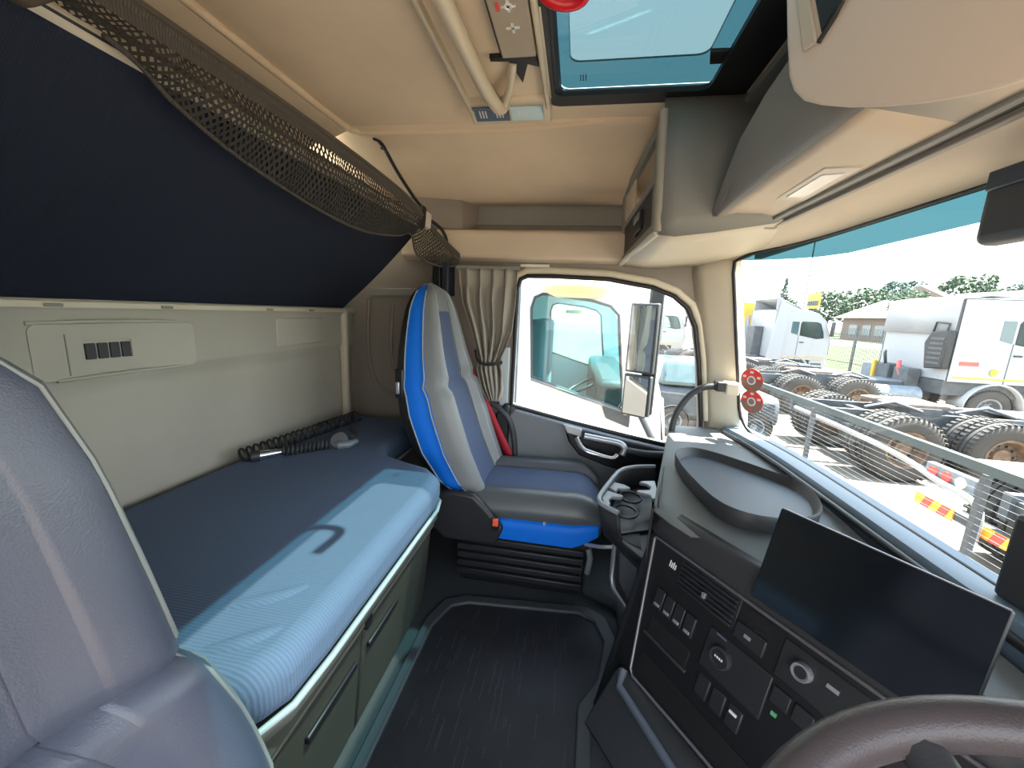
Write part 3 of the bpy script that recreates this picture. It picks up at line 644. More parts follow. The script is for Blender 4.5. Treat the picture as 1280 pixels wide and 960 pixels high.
MB().box((-.745, 1.93, 1.27), (-.70, 2.04, 1.43)).build('bracket_arm', black, cl, bevel=.008)
MB().box((-.695, 1.92, 1.275), (-.655, 2.03, 1.44)).build('bracket_pad', mat('pad_navy', (.01, .014, .03), .6), cl, bevel=.008)

# ================================================================== SEATS
def make_seat(label, cy, dx, dz, back, mats, cush=True, name='truck_seat'):
    s = thing(name, label, 'seat', (-.2 + dx, cy, 0))
    sec = lambda xf, xb, hw, b, cf=.36: [('shell', (xb, 0)), ('shell', (xb, hw * .5)), ('shell', (xb + .012, hw * .86)), ('shell', (lerp(xb, xf, .30), hw * .995)),
        ('side_panel', (lerp(xb, xf, .33), hw)), ('side_panel', (lerp(xb, xf, .50), hw * 1.02)), ('side_panel', (lerp(xb, xf, .72), hw * 1.01)),
        ('bolster', (lerp(xb, xf, .80), hw * 1.02)), ('bolster', (xf + b * .4, hw * .99)), ('bolster', (xf + b, hw * .88)), ('bolster', (xf + b * .75, hw * .72)),
        ('insert', (xf + b * .55, hw * .68)), ('insert', (xf + .008, hw * lerp(cf, .68, .5))), ('insert', (xf + .004, hw * (cf + .02))), ('centre', (xf, hw * cf)), ('centre', (xf - .002, 0))]
    zs = [back[0][0] + (back[-1][0] - back[0][0]) * k / 46 for k in range(47)]
    full = {}
    for z in zs:
        xf, xb, hw, b = interp(back, z)
        cr_ = math.exp(-((z - CREASE) / .012) ** 2) * .026
        pts = [(k, Vector((p[0] + dx, p[1], z + dz))) for k, p in sec(xf - cr_, xb, hw, b, lerp(.58, .46, min(1, max(0, (z - CREASE + .08) / .12))))]
        sp = cr([p for _, p in pts], 3)
        full[z] = sp
    keys = [k for k, _ in sec(0, 0, 1, 0)]
    rng = {}
    for i, k in enumerate(keys): rng.setdefault(k, [i, i]); rng[k][1] = i
    for k, (i0, i1) in rng.items():
        a = i0 * 3; b_ = min(i1 * 3 + 3, (len(keys) - 1) * 3)
        sides = (1, -1) if k in ('side_panel', 'bolster', 'insert') else (0,)
        for sg in sides:
            rows = []
            for z in zs:
                seg = full[z][a:b_ + 1]
                if sg: rows.append([Vector((p.x, cy + sg * p.y, p.z)) for p in seg])
                else:
                    L = [Vector((p.x, cy - p.y, p.z)) for p in seg]; Rr = [Vector((p.x, cy + p.y, p.z)) for p in seg]
                    if k == 'shell': rows.append(L[::-1] + Rr[1:])
                    else: rows.append(L + Rr[::-1][1:])
            nm = {'shell': 'back_shell', 'side_panel': 'side_panel', 'bolster': 'back_bolster', 'insert': 'back_insert', 'centre': 'centre_panel'}[k]
            if k in ('centre', 'insert'):
                hi = [i for i, z in enumerate(zs) if z >= HEADZ - (0 if k == 'centre' else .0)]
                j = hi[0]
                if k == 'centre':
                    MB().grid(rows[j:]).build('headrest_panel', mats['bolster'], s, smooth=70); rows = rows[:j + 1]
                else:
                    jc = min(range(len(zs)), key=lambda i: abs(zs[i] - CREASE))
                    MB().grid(rows[jc:]).build('shoulder_insert', mats[k], s, smooth=70); rows = rows[:jc + 1]
            MB().grid(rows).build(nm, mats[k], s, smooth=70)
    # piping lines
    for idx, r_ in mats['seams']:
        for sg in (1, -1):
            MB().tube([Vector((full[z][idx].x, cy + sg * (full[z][idx].y + .001), full[z][idx].z)) for z in zs[::2]], r_, 6).build('piping', mats['pipe'], s, smooth=60)
    z = zs[-1]
    sp = full[z]; ring = [Vector((p.x, cy + p.y, p.z)) for p in sp] + [Vector((p.x, cy - p.y, p.z)) for p in sp[::-1][1:-1]]
    c = sum(ring, Vector()) / len(ring)
    mb = MB(); mb.add(ring + [c + Vector((0, 0, .008))], [(i, (i + 1) % len(ring), len(ring)) for i in range(len(ring))]); mb.build('head_cap', mats['bolster'], s, smooth=70)
    # cushion
    xs = [-.42 + .57 * k / 16 for k in range(17)]
    def crow(x):
        t = (x + .42) / .57; fr_ = max(0, (t - .82) / .18); dzf = -.055 * fr_ ** 2.2; bk = .02 * t
        zc = .415 + bk * .6 + dzf; zb = .437 + bk + dzf; nar = 1 - .10 * fr_ ** 2
        low = .245 + .05 * fr_
        return [('side', (.245, low)), ('side', (.252, lerp(low, zb, .30))), ('side', (.25, lerp(low, zb, .45))), ('bol', (.255, lerp(low, zb, .52))), ('bol', (.262, lerp(low, zb, .74))), ('bol', (.225, zb)), ('bol', (.17, zb + .006)), ('bol', (.135, zc + .006)), ('ctr', (.128, zc)), ('ctr', (0, zc + .004))], nar
    R = []
    for x in xs:
        r, nar = crow(x); R.append((x, [Vector((x + dx, p[1][0] * nar, p[1][1] + dz)) for p in r]))
    for nm, a, b_, mk in (('cushion_side', 0, 3, 'side_panel'), ('cushion_bolster', 3, 8, 'cb'), ('cushion_centre', 8, 9, 'centre')):
        sides = (1, -1) if nm != 'cushion_centre' else (0,)
        for sg in sides:
            rows = []
            for x, r in R:
                sp = cr(r, 4)[a * 4:b_ * 4 + 1]
                if sg: rows.append([Vector((p.x, cy + sg * p.y, p.z)) for p in sp])
                else: rows.append([Vector((p.x, cy - p.y, p.z)) for p in sp] + [Vector((p.x, cy + p.y, p.z)) for p in sp[::-1][1:]])
            MB().grid(rows).build(nm, mats[mk], s, smooth=70)
    x, r = R[-1]; sp = cr(r, 4)
    fro = [Vector((p.x, cy + p.y, p.z)) for p in sp] + [Vector((p.x, cy - p.y, p.z)) for p in sp[::-1][1:]]
    fr2 = [Vector((p.x + .012, cy + (p.y - cy) * .93, lerp(p.z, .33 + dz, .15))) for p in fro]
    fr3 = [Vector((dx + .165, cy + (p.y - cy) * .6, lerp(p.z, .33 + dz, .6))) for p in fro]
    MB().grid([fro, fr2, fr3]).add(fr3, [tuple(range(len(fr3)))]).build('cushion_front', mats['cb'], s, smooth=70)
    # base pan, hinge cover, bellows, foot
    MB().box((-.42 + dx, cy - .235, .225 + dz), (.12 + dx, cy + .235, .275 + dz)).build('base_pan', black, s, bevel=.015, seg=3)
    for sg in (-1, 1):
        y = cy + sg * .262
        MB().prism([(-.56 + dx, y, .30 + dz), (-.50 + dx, y, .24 + dz), (-.27 + dx, y, .24 + dz), (-.24 + dx, y, .32 + dz), (-.31 + dx, y, .40 + dz), (-.37 + dx, y, .455 + dz), (-.46 + dx, y, .46 + dz), (-.55 + dx, y, .44 + dz)], (0, sg * .035, 0)).build('hinge_cover', dark, s, bevel=.014, seg=3)
    bl = MB()
    for k in range(5):
        z0 = .03 + k * (.20 + dz) / 5; h = (.20 + dz) / 5
        bl.box((-.46 + dx, cy - .22, z0), (.10 + dx, cy + .22, z0 + h * .72)); bl.box((-.445 + dx, cy - .205, z0 + h * .7), (.085 + dx, cy + .205, z0 + h * 1.05))
    bl.build('suspension_bellows', dark, s, bevel=.006)
    MB().box((-.44 + dx, cy - .21, 0), (.09 + dx, cy + .21, .032)).build('seat_foot', black, s, bevel=.004)
    return s
CREASE = .885; HEADZ = 1.19
BACK = [(.40, -.36, -.47, .205, .03), (.46, -.40, -.58, .240, .05), (.60, -.46, -.68, .255, .055), (.75, -.51, -.735, .257, .055), (.86, -.545, -.755, .245, .05), (.93, -.565, -.76, .230, .042), (1.02, -.585, -.762, .206, .035), (1.12, -.60, -.758, .178, .028), (1.20, -.612, -.748, .155, .02), (1.25, -.62, -.735, .132, .012), (1.285, -.63, -.72, .105, .008), (1.305, -.65, -.705, .065, .002), (1.313, -.665, -.69, .03, 0)]
pm = dict(shell=dark, side_panel=bluevinyl, bolster=seatgrey, insert=seatgrey, centre=seatnavy, pipe=piping, cb=seatdark, seams=((11, .0035), (20, .0035), (30, .003)))
ps = make_seat('passenger seat in grey and navy with bright blue side panels, beside the door window', 1.73, 0, 0, BACK, pm, name='passenger_seat')
MB().box((-.725, 1.466, .83), (-.69, 1.480, .955)).build('release_slot', black, ps, bevel=.006)
MB().box((-.72, 1.460, .85), (-.705, 1.470, .90)).build('release_lever', silver, ps, bevel=.003)
bk_ = MB().box((-.285, 1.415, .320), (-.255, 1.432, .370)).build('buckle', black, ps, bevel=.004)
MB().box((-.282, 1.409, .342), (-.258, 1.420, .376)).build('buckle_button', orange, bk_, bevel=.004)
MB().box((-.08, 1.474, .338), (-.07, 1.479, .358)).build('side_tag', piping, ps)
MB().tube([(.115, 1.50, .245), (.125, 1.50, .20), (.118, 1.50, .13)], .013, 8).build('adjuster_valve', grey_m, ps, smooth=60)
MB().tube(cr([(.10, 1.5, .262), (.16, 1.46, .285), (.21, 1.45, .298)], 5), .008, 8).build('slide_bar', silver, ps, smooth=60)

CREASE = .835
DB = [(.40, -.36, -.47, .245, .03), (.50, -.40, -.56, .285, .03), (.60, -.43, -.62, .315, .035), (.70, -.455, -.66, .305, .035), (.80, -.47, -.67, .275, .03), (.84, -.48, -.675, .252, .035), (.88, -.482, -.675, .245, .035), (.98, -.49, -.68, .231, .03), (1.10, -.50, -.68, .214, .02), (1.2, -.52, -.67, .19, .015), (1.28, -.54, -.66, .11, .01), (1.31, -.57, -.64, .05, 0)]
dm = dict(shell=dark, side_panel=drvleather, bolster=drvleather, insert=drvleather, centre=drvleather, pipe=mat('seam_grey', (.16, .18, .18), .5), cb=drvleather, seams=((20, .004), (23, .003), (25, .003)))
ds = make_seat('driver seat in slate grey leather, close at the lower left of the picture', .10, 0, -.08, DB, dm, name='driver_seat')

# seat belt, curtain
sbelt = thing('seat_belt', 'red seat belt running down beside the passenger seat to the floor side', 'belt', (-.45, 2.0, .3))
bp = cr([(-.585, 1.985, 1.02), (-.555, 1.985, .93), (-.50, 1.985, .80), (-.42, 1.985, .64), (-.35, 1.985, .50), (-.275, 1.985, .37)], 6)
rows = [[p + Vector((-.014 - .012 * i / len(bp), 0, -.004)), p + Vector((.014 + .012 * i / len(bp), -.004, .004))] for i, p in enumerate(bp)]
MB().grid(rows).build('webbing', beltred, sbelt, smooth=60, solid=.003)
MB().tube(cr([(-.44, 2.0, .72), (-.37, 1.99, .68), (-.31, 1.985, .60), (-.285, 1.985, .45), (-.29, 1.985, .34)], 6), .016, 8).build('side_bracket', charcoal, sbelt, smooth=60)
cur = thing('curtain', 'gathered taupe curtain tied back beside the door window', 'curtain', (-.45, 1.95, .8))
def curx(z):
    return interp([(.74, -.44, -.375), (.80, -.475, -.362), (.90, -.503, -.370), (.945, -.497, -.392), (1.0, -.512, -.362), (1.1, -.545, -.328), (1.25, -.60, -.312), (1.40, -.615, -.308), (1.415, -.618, -.306)], z)
rows = []
for j in range(34):
    z = .74 + (1.415 - .74) * j / 33; xa, xb = curx(z); row = []
    for i in range(73):
        t = i / 72; am = (.030 if z < 1.33 else .014) * (1 if abs(z - .945) > .03 else .6)
        row.append((lerp(xa, xb, t) + .006 * math.sin(t * 31 + z * 3), 1.965 + am * math.sin(t * 2 * PI * 4.6 + math.sin(z * 6 + t * 4) * .9 + (1.4 - z) * t * 3), z))
    rows.append(row)
MB().grid(rows).build('cloth', curtainm, cur, smooth=80, solid=.002)
MB().box((-.63, 1.962, 1.412), (-.30, 1.975, 1.428)).build('curtain_rail', taupe, cur)
MB().tube(cr([(-.515, 1.955, 1.0), (-.495, 1.93, .955), (-.46, 1.925, .935), (-.41, 1.93, .938), (-.37, 1.955, .945)], 6), .011, 8, sx=.5).build('tie_back', webb, cur, smooth=60)

# grab handle on the A pillar
gh = thing('grab_handle', 'curved black grab handle rising from the dash corner to the windscreen pillar', 'handle', (.5, 1.95, .6))
MB().tube(cr([(.50, 1.93, .58), (.495, 1.93, .66), (.51, 1.93, .76), (.56, 1.93, .85), (.62, 1.92, .895), (.69, 1.90, .905)], 8), .015, 12).build('handle_bar', charcoal, gh, smooth=60)
MB().box((.655, 1.875, .885), (.70, 1.93, .93)).build('handle_socket', black, gh, bevel=.006)
MB().box((.695, 1.87, .872), (.755, 1.945, .930)).build('handle_foot', beige_lt, gh, bevel=.008, seg=3)

# ================================================================== DASHBOARD
dash = thing('dashboard', 'dark grey dashboard with textured top under the windscreen', 'dashboard', (.55, 1.2, 0))
def dcol(y):     # rear edge x, front edge x
    xr = interp([(-.25, .70), (.55, .69), (.66, .585), (.80, .49), (.95, .405), (1.08, .30), (1.13, .268), (1.25, .298), (1.5, .365), (1.92, .478), (2.02, .50)], y)[0]
    yy = min(y, 1.935); return xr, WX(yy, .70) - .085
rows = []
for y in [-.25, 0, .3, .45, .55, .60, .66, .73, .80, .88, .95, 1.02, 1.08, 1.115, 1.13, 1.16, 1.25, 1.4, 1.6, 1.8, 1.9, 1.97, 2.01]:
    xr, xf = dcol(y); zt = interp([(-.25, .625), (.95, .625), (1.15, .645), (1.5, .655), (2.02, .665)], y)[0]
    rows.append([(xr + .01, y, zt - .020), (xr, y, zt - .008), (xr + .008, y, zt), (lerp(xr, xf, .2), y, zt + .006), (lerp(xr, xf, .6), y, zt + .008), (xf, y, zt + .012), (xf + .01, y, zt + .0), (xf + .02, y, .55)])
MB().grid(rows).build('dash_top', grey_d, dash, smooth=50, solid=.003)
MB().tube([(WX(min(y, 1.935), .7) - .088, y, .682) for y in (-.2, .5, 1.0, 1.5, 1.7, 1.85, 1.93)], .010, 8).build('windscreen_gutter', black, dash, smooth=60)
# body below, passenger side
bodyp = [(y, dcol(y)[0] + .02) for y in (1.13, 1.25, 1.5, 1.92, 2.0)]
rows = []
for y, x in bodyp: rows.append([(x - .01, y, .655), (x + .0, y, .60), (x + .05, y, .40), (x + .10, y, .02)])
MB().grid(rows).build('dash_front', dark, dash, smooth=50, solid=.005)
button = mat('button_dark', (.016, .017, .020), .5)
# centre stack in its own tilted plane
u = Vector((0.56434213, -0.82554101, 0)); v = Vector((-0.23062526, -0.15765606, -0.96018569)); nn = Vector((-0.79267267, -0.54187323, 0.27936257))
TL = Vector((.28, 1.101, .57))
def st(a, b, h=0): return TL + u * a + v * b + nn * h
def sbox(a0, b0, a1, b1, h0, h1): return MB().hull8([st(a0, b0, h0), st(a1, b0, h0), st(a1, b1, h0), st(a0, b1, h0)], [st(a0, b0, h1), st(a1, b0, h1), st(a1, b1, h1), st(a0, b1, h1)])
# curved brow between dash edge and the stack face
rows = []
for a in [-.06, -.04, -.02, 0, .1, .2, .3, .4, .5, .62, .75]:
    e_ = .035 * max(0, (-a - .0)) / .06
    rows.append([st(a, -.085, -.030 - e_), st(a, -.075, -.008 - e_), st(a, -.055, .004 - e_), st(a, -.012, .010 - e_), st(a, .0, .004 - e_)])
MB().grid(rows).build('stack_brow', charcoal, dash, smooth=70, solid=.004)
MB().hull8([st(-.03, .60, -.20), st(.85, .60, -.20), st(.85, .60, .0), st(-.03, .60, .0)], [st(-.03, -.01, -.12), st(.75, -.01, -.12), st(.75, -.01, .0), st(-.03, -.01, .0)]).build('stack_body', dark, dash, bevel=.01)
sbox(.0, .0, .70, .40, -.005, .006).build('stack_fascia', black, dash, bevel=.003)
MB().tube([st(.335, .375, .008), st(.074, .385, .008), st(.060, .372, .008), st(.0, .008, .008), st(.004, .0, .008), st(.70, .0, .008)], .0045, 8).build('stack_trim', trimline, dash, smooth=60)
for k in range(6):
    sbox(.112, .012 + k * .012, .266, .018 + k * .012, .004, .014).build('air_vent_slat', button, dash, bevel=.0015)
sbox(.105, .005, .272, .082, .0, .007).build('air_vent_frame', dark, dash, bevel=.002)
sbox(.185, .045, .195, .060, .010, .020).build('air_vent_tab', grey_m, dash, bevel=.002)
sy = MB()
for k in range(4): sy.add(*(lambda q: (q.v, q.f))(sbox(.070 + k * .006, .032 + (k % 2) * .004, .073 + k * .006, .050, .006, .0075)))
sy.build('air_symbol', white_ic, dash)
for k in range(4):
    a = .062 + k * .0335
    sw = sbox(a, .118, a + .030, .172, .004, .014).build('rocker_switch', button, dash, bevel=.003)
    sbox(a + .006, .158, a + .024, .166, .012, .0155).build('rocker_light', silver, sw, bevel=.001)
sbox(.07, .20, .20, .250, -.01, .0075).build('open_pocket', mat('pocket_black', (.003, .003, .004), .8), dash, bevel=.003)
sbox(.065, .246, .205, .254, .004, .014).build('pocket_lip', charcoal, dash, bevel=.002)
sbox(.225, .105, .375, .205, .002, .010).build('radio_panel', dark, dash, bevel=.003)
sbox(.245, .108, .270, .112, .008, .012).build('radio_light', led_blue, dash)
def knob(a, b, r, h, nm, lab):
    M = frame(st(a, b, .006), u, nn)
    k_ = MB().lathe([(0, 0), (r, 0), (r, h * .7), (r * .9, h), (r * .80, h), (r * .76, h * .8), (0, h * .8)], (0, 0, 0), 'Z', 28, M).build('knob', silver if nm else charcoal, dash, smooth=50)
    MB().lathe([(0, h * .8), (r * .62, h * .8), (r * .6, h * .95), (0, h * .95)], (0, 0, 0), 'Z', 24, M).build('knob_cap', dark, k_, smooth=50)
    if not nm:
        q = MB()
        for i in range(4): q.box((-.4 * r + i * .22 * r, -.1 * r, h * .94), (-.26 * r + i * .22 * r, .1 * r, h * 1.0), M)
        q.build('knob_mark', white_ic, k_)
knob(.271, .152, .025, .016, False, ''); knob(.416, .054, .018, .018, True, '')
sbox(.275, .010, .345, .036, -.01, .0078).build('upper_slot', mat('slot_black', (.003, .003, .004), .8), dash)
sbox(.275, .050, .345, .090, .002, .012).build('upper_switch', button, dash, bevel=.003)
sbox(.300, .066, .315, .074, .010, .013).build('switch_mark', silver, dash)
sbox(.37, .015, .60, .10, .002, .009).build('climate_panel', dark, dash, bevel=.003)
sbox(.455, .040, .475, .048, .008, .012).build('climate_mark', silver, dash)
for k in range(5): sbox(.38 + k * .042, .115, .415 + k * .042, .15, .004, .012).build('climate_button', button, dash, bevel=.002)
sbox(.39, .165, .40, .173, .006, .010).build('green_mark', mat('green_led', (.1, .4, .2), .4), dash)
for k in range(3): sbox(.235 + k * .04, .22, .268 + k * .04, .27, .002, .010).build('lower_button', button, dash, bevel=.003)
sbox(.322, .232, .338, .238, .009, .013).build('white_mark', white_ic, dash)
sbox(.075, .30, .60, .365, -.05, .0075).build('lower_pocket', mat('lower_pocket_black', (.002, .002, .003), .8), dash)
MB().hull8([st(.03, .385, .0), st(.60, .385, .0), st(.60, .40, .03), st(.03, .40, .03)], [st(.03, .40, .0), st(.60, .40, .0), st(.62, .56, .09), st(.03, .56, .09)]).build('lower_console', charcoal, dash, bevel=.01)
MB().tube([st(.05, .385, .02), st(.07, .42, .04), st(.35, .44, .05), st(.6, .45, .05)], .012, 8).build('console_edge', mat('edge_blue', (.10, .12, .15), .4), dash, smooth=60)
# side of the stack towards the passenger footwell, with pocket
MB().grid([[(.262, 1.125, .64), (.255, 1.10, .50), (.235, 1.07, .3), (.22, 1.05, .02)], [(.30, 1.20, .64), (.29, 1.20, .50), (.27, 1.20, .3), (.26, 1.20, .02)], [(.345, 1.42, .64), (.34, 1.42, .5), (.35, 1.42, .3), (.38, 1.42, .02)]]).build('stack_side', dark, dash, smooth=40, solid=.005)
MB().prism([(.20, 1.33, .39), (.265, 1.22, .39), (.275, 1.20, .22), (.255, 1.22, .20), (.205, 1.30, .22)], (.10, .08, 0)).build('side_pocket', charcoal, dash, bevel=.008)
MB().tube([(.262, 1.24, .405), (.195, 1.335, .395), (.195, 1.33, .25), (.20, 1.31, .225), (.258, 1.23, .19)], .010, 8).build('pocket_rim', silver, dash, smooth=60)
MB().prism([(.214, 1.300, .375), (.262, 1.222, .375), (.266, 1.216, .225), (.222, 1.29, .235)], (-.004, -.003, 0)).build('pocket_felt', mat('felt_grey', (.10, .11, .12), .95, bump=.5, bscale=300), dash)
# small shelf below cup holder
MB().prism([(.15, 1.36, .435), (.20, 1.28, .43), (.27, 1.18, .43), (.33, 1.25, .43), (.30, 1.42, .435)], (0, 0, -.035)).build('side_shelf', dark, dash, bevel=.006)
MB().prism([(.185, 1.34, .437), (.225, 1.28, .436), (.27, 1.25, .436), (.28, 1.36, .437)], (0, 0, -.004)).build('shelf_felt', mat('felt_grey', (.1, .11, .12)), dash)
# driver binnacle
MB().hull8([(.56, -.25, .45), (.85, -.25, .45), (.85, .60, .45), (.56, .60, .45)], [(.66, -.25, .66), (.80, -.25, .67), (.80, .52, .67), (.66, .52, .64)]).build('instrument_hood', charcoal, dash, bevel=.02, seg=3)

# cup holder
ch = thing('cup_holder', 'grey double cup holder sticking out between passenger seat and dashboard', 'cup holder', (.24, 1.45, .5))
def zc(): return .53
wall_o = cr([(.40, 1.76, .535), (.31, 1.73, .535), (.235, 1.665, .535), (.175, 1.52, .535), (.132, 1.40, .532), (.130, 1.355, .530), (.150, 1.325, .528), (.19, 1.29, .528)], 6)
rows = [[p + Vector((0, 0, 0)) for p in wall_o], [p + Vector((.008, -.004, -.05)) for p in wall_o], [p + Vector((.02, -.008, -.095)) for p in wall_o]]
MB().grid(rows).build('holder_wall', charcoal, ch, smooth=60, solid=.008)
MB().tube([p + Vector((0, 0, .002)) for p in wall_o], .009, 8).build('holder_rim', mat('rim_grey', (.30, .33, .36), .4), ch, smooth=60)
MB().prism([(.145, 1.36, .445), (.20, 1.30, .445), (.32, 1.36, .445), (.39, 1.72, .445), (.25, 1.65, .445), (.19, 1.52, .445)], (0, 0, -.01)).build('holder_floor', black, ch)
rg = MATS['rim_grey']
for pl in ([(.175, 1.50), (.20, 1.56), (.24, 1.545), (.262, 1.52), (.245, 1.505), (.21, 1.50), (.20, 1.47)],
           [(.138, 1.40), (.165, 1.475), (.19, 1.46), (.225, 1.44), (.215, 1.425), (.18, 1.42), (.165, 1.39), (.17, 1.355), (.15, 1.335)],
           [(.375, 1.62), (.315, 1.60), (.305, 1.585), (.335, 1.575), (.345, 1.55), (.335, 1.52), (.285, 1.505), (.28, 1.49), (.33, 1.47), (.33, 1.44), (.36, 1.45)]):
    MB().prism([(x, y, .527) for x, y in pl], (0, 0, -.014)).build('holder_finger', rg, ch, bevel=.004, seg=3)
for c in ((.27, 1.55), (.235, 1.42)):
    MB().tube([(c[0] + .042 * math.cos(a), c[1] + .05 * math.sin(a), .472) for a in [i * PI / 10 for i in range(20)]], .005, 6, closed=True).build('cup_ring', charcoal, ch, smooth=60)

# tray on the dash top
tr = thing('dash_tray', 'dark grey rounded plastic tray lying on the dashboard top', 'tray', (.56, 1.25, .66))
tp = [(.397, 1.46), (.43, 1.52), (.498, 1.547), (.578, 1.49), (.678, 1.375), (.738, 1.285), (.735, 1.19), (.69, 1.09), (.63, 1.04), (.544, 1.012), (.462, 1.03), (.415, 1.10), (.392, 1.27), (.390, 1.38)]
oc = cr([(x, y, 0) for x, y in tp], 5, True); cen = Vector((.56, 1.27, 0))
def ring(f, z): return [cen + (p - cen) * f + Vector((0, 0, z)) for p in oc]
MB().grid([ring(.965, .662), ring(.985, .672), ring(1.0, .706), ring(.985, .712), ring(.955, .706), ring(.925, .688), ring(.90, .684)], closed=True).build('tray_wall', charcoal, tr, smooth=60)
r_ = ring(.905, .6845); MB().add(r_, [tuple(range(len(r_)))]).build('tray_floor', mat('tray_grey', (.05, .068, .088), .5, bump=.3, bscale=300), tr)

# screen
sc = thing('tablet_screen', 'large black display screen leaning on the centre stack behind the steering wheel', 'screen', tuple(st(.45, -.1)))
sbox(.288, -.232, .618, -.020, .004, .020).build('screen_body', black, sc, bevel=.004)
sbox(.290, -.230, .616, -.022, .0195, .0212).build('screen_face', gloss_screen, sc)
MB().tube([st(.292, -.2325, .018), st(.6155, -.2325, .018)], .0016, 6).build('screen_edge', silver, sc, smooth=60)
sbox(.40, -.05, .50, .02, -.03, .004).build('screen_mount', black, sc, bevel=.004)

# steering wheel
WC = Vector((.335, .135, .832)); WN = Vector((-.42, 0, .91)).normalized()
wh = thing('steering_wheel', 'dark brown leather steering wheel rim at the lower right corner', 'steering wheel', tuple(WC))
Mw = frame(WC, (0, 1, 0), WN)
def wp_(a, r=.225, h=0): return Mw @ Vector((r * math.cos(a), r * math.sin(a), h))
MB().tube([wp_(2 * PI * k / 64) for k in range(64)], .021, 16, closed=True).build('rim', leather_w, wh, smooth=80)
for a in (0, PI, PI * .5 - .35 + PI, PI * .5 + .35 + PI):
    MB().tube([wp_(a, .222, -.006), wp_(a, .15, -.03), wp_(a, .06, -.045)], .018, 10, rs=[.02, .016, .024]).build('spoke', charcoal, wh, smooth=60)
MB().lathe([(0, -.07), (.085, -.07), (.095, -.05), (.085, -.03), (.03, -.02), (0, -.02)], (0, 0, 0), 'Z', 32, Mw).build('hub', charcoal, wh, smooth=60)
MB().tube([tuple(Mw @ Vector((0, 0, -.07))), (.60, .125, .55)], .045, 14).build('column', dark, wh, smooth=60)
MB().tube([(.42, .22, .70), (.40, .34, .715), (.40, .40, .72)], .008, 8).build('indicator_stalk', silver, wh, smooth=60)

# floor mat
fm = thing('floor_mat', 'black rubber floor mat with raised rim on the cab floor', 'mat', (-.15, 1.0, 0))
mo_ = [(-.50, .15), (.12, .15), (.12, .80), (.13, 1.0), (.20, 1.10), (.235, 1.28), (.20, 1.40), (.13, 1.445), (-.38, 1.40), (-.46, 1.36), (-.50, 1.25)]
mi_ = [(-.46, .18), (.075, .18), (.075, .82), (.085, 1.02), (.15, 1.12), (.18, 1.28), (.15, 1.37), (.09, 1.40), (-.36, 1.36), (-.42, 1.33), (-.46, 1.22)]
plate(mo_, [mi_], lambda x, y: (x, y, .002), (0, 0, .018)).build('mat_rim', mat('rim_rubber', (.045, .05, .058), .5), fm, bevel=.006)
plate(mi_, [], lambda x, y: (x, y, .002), (0, 0, .007)).build('mat_surface', matrub, fm)
sk = MB(); rr = random.Random(3)
for k in range(110):
    x = rr.uniform(-.42, .06); y = rr.uniform(.25, 1.3); L = rr.uniform(.03, .12)
    sk.box((x, y, .0085), (x + .0025, y + L, .0105))
q = sk.build('wear_ribs', mat('rib_grey', (.05, .048, .045), .6), fm); q['kind'] = 'stuff'
struct(MB().prism([(.24, 1.0, 0), (.24, 1.45, 0), (.10, 1.52, 0), (.10, 2.0, 0), (.7, 2.0, 0), (.7, 1.0, 0)], (0, 0, .05)).build('trim_4', floorm, bevel=.02))

# air hose on bunk
ah = thing('air_hose', 'coiled black air hose with metal blow gun lying on the bunk against the wall', 'hose', (-1.1, 1.45, .61))
p0, p1 = Vector((-1.19, 1.17, .632)), Vector((-1.10, 1.80, .632)); hel = []
axv = (p1 - p0).normalized(); s1 = axv.cross(Vector((0, 0, 1))).normalized(); s2 = Vector((0, 0, 1))
for k in range(22 * 12):
    t = k / (22 * 12); a = 2 * PI * k / 12; c = lerp(p0, p1, t)
    hel.append(c + s1 * .026 * math.cos(a) + s2 * .026 * math.sin(a) + Vector((0, 0, .004)))
MB().tube(hel, .0045, 6).build('coil', dark, ah, smooth=60)
p0, p1 = Vector((-1.10, 1.27, .630)), Vector((-.985, 1.395, .630)); hel = []
axv = (p1 - p0).normalized(); s1 = axv.cross(Vector((0, 0, 1))).normalized()
for k in range(11 * 12):
    t = k / (11 * 12); a = 2 * PI * k / 12; hel.append(lerp(p0, p1, t) + s1 * .019 * math.cos(a) + s2 * .019 * math.sin(a))
MB().tube(hel, .004, 6).build('short_coil', charcoal, ah, smooth=60)
MB().tube([(-1.155, 1.205, .628), (-1.135, 1.228, .628), (-1.10, 1.27, .628)], .018, 12, rs=[.020, .018, .012]).build('metal_nozzle', chrome, ah, smooth=60)
MB().tube([(-1.17, 1.19, .628), (-1.15, 1.212, .628)], .021, 12).build('nozzle_nut', charcoal, ah, smooth=60)
Mg = frame(Vector((-.955, 1.42, .638)), (1, 0, 0), (.5, -.65, .6))
MB().lathe([(0, -.01), (.034, -.01), (.037, 0), (.034, .012), (0, .014)], (0, 0, 0), 'Z', 24, Mg).build('gauge', mat('gauge_grey', (.16, .16, .18), .35), ah, smooth=50)
MB().tube([(-.95, 1.40, .625), (-.915, 1.42, .625), (-.90, 1.46, .63)], .016, 10, rs=[.02, .018, .012]).build('trigger_body', plate_m, ah, smooth=60)
MB().tube([(-.925, 1.47, .64), (-.95, 1.53, .645), (-.99, 1.57, .64)], .013, 8).build('hose_end', charcoal, ah, smooth=60)

# ================================================================== OUTSIDE
GZ = -1.3
struct(MB().box((-60, -60, GZ - .1), (15.6, 150, GZ)).build('yard_ground', ground_m))
struct(MB().box((15.6, -60, GZ - .1), (37.3, 150, GZ - .01)).build('lawn_verge', grass_m))
struct(MB().box((37.3, -60, GZ - .1), (52, 150, GZ + .0)).build('road_strip', road_m))
struct(MB().box((52, -60, GZ - .1), (250, 300, GZ - .01)).build('far_lawn', grass_m))

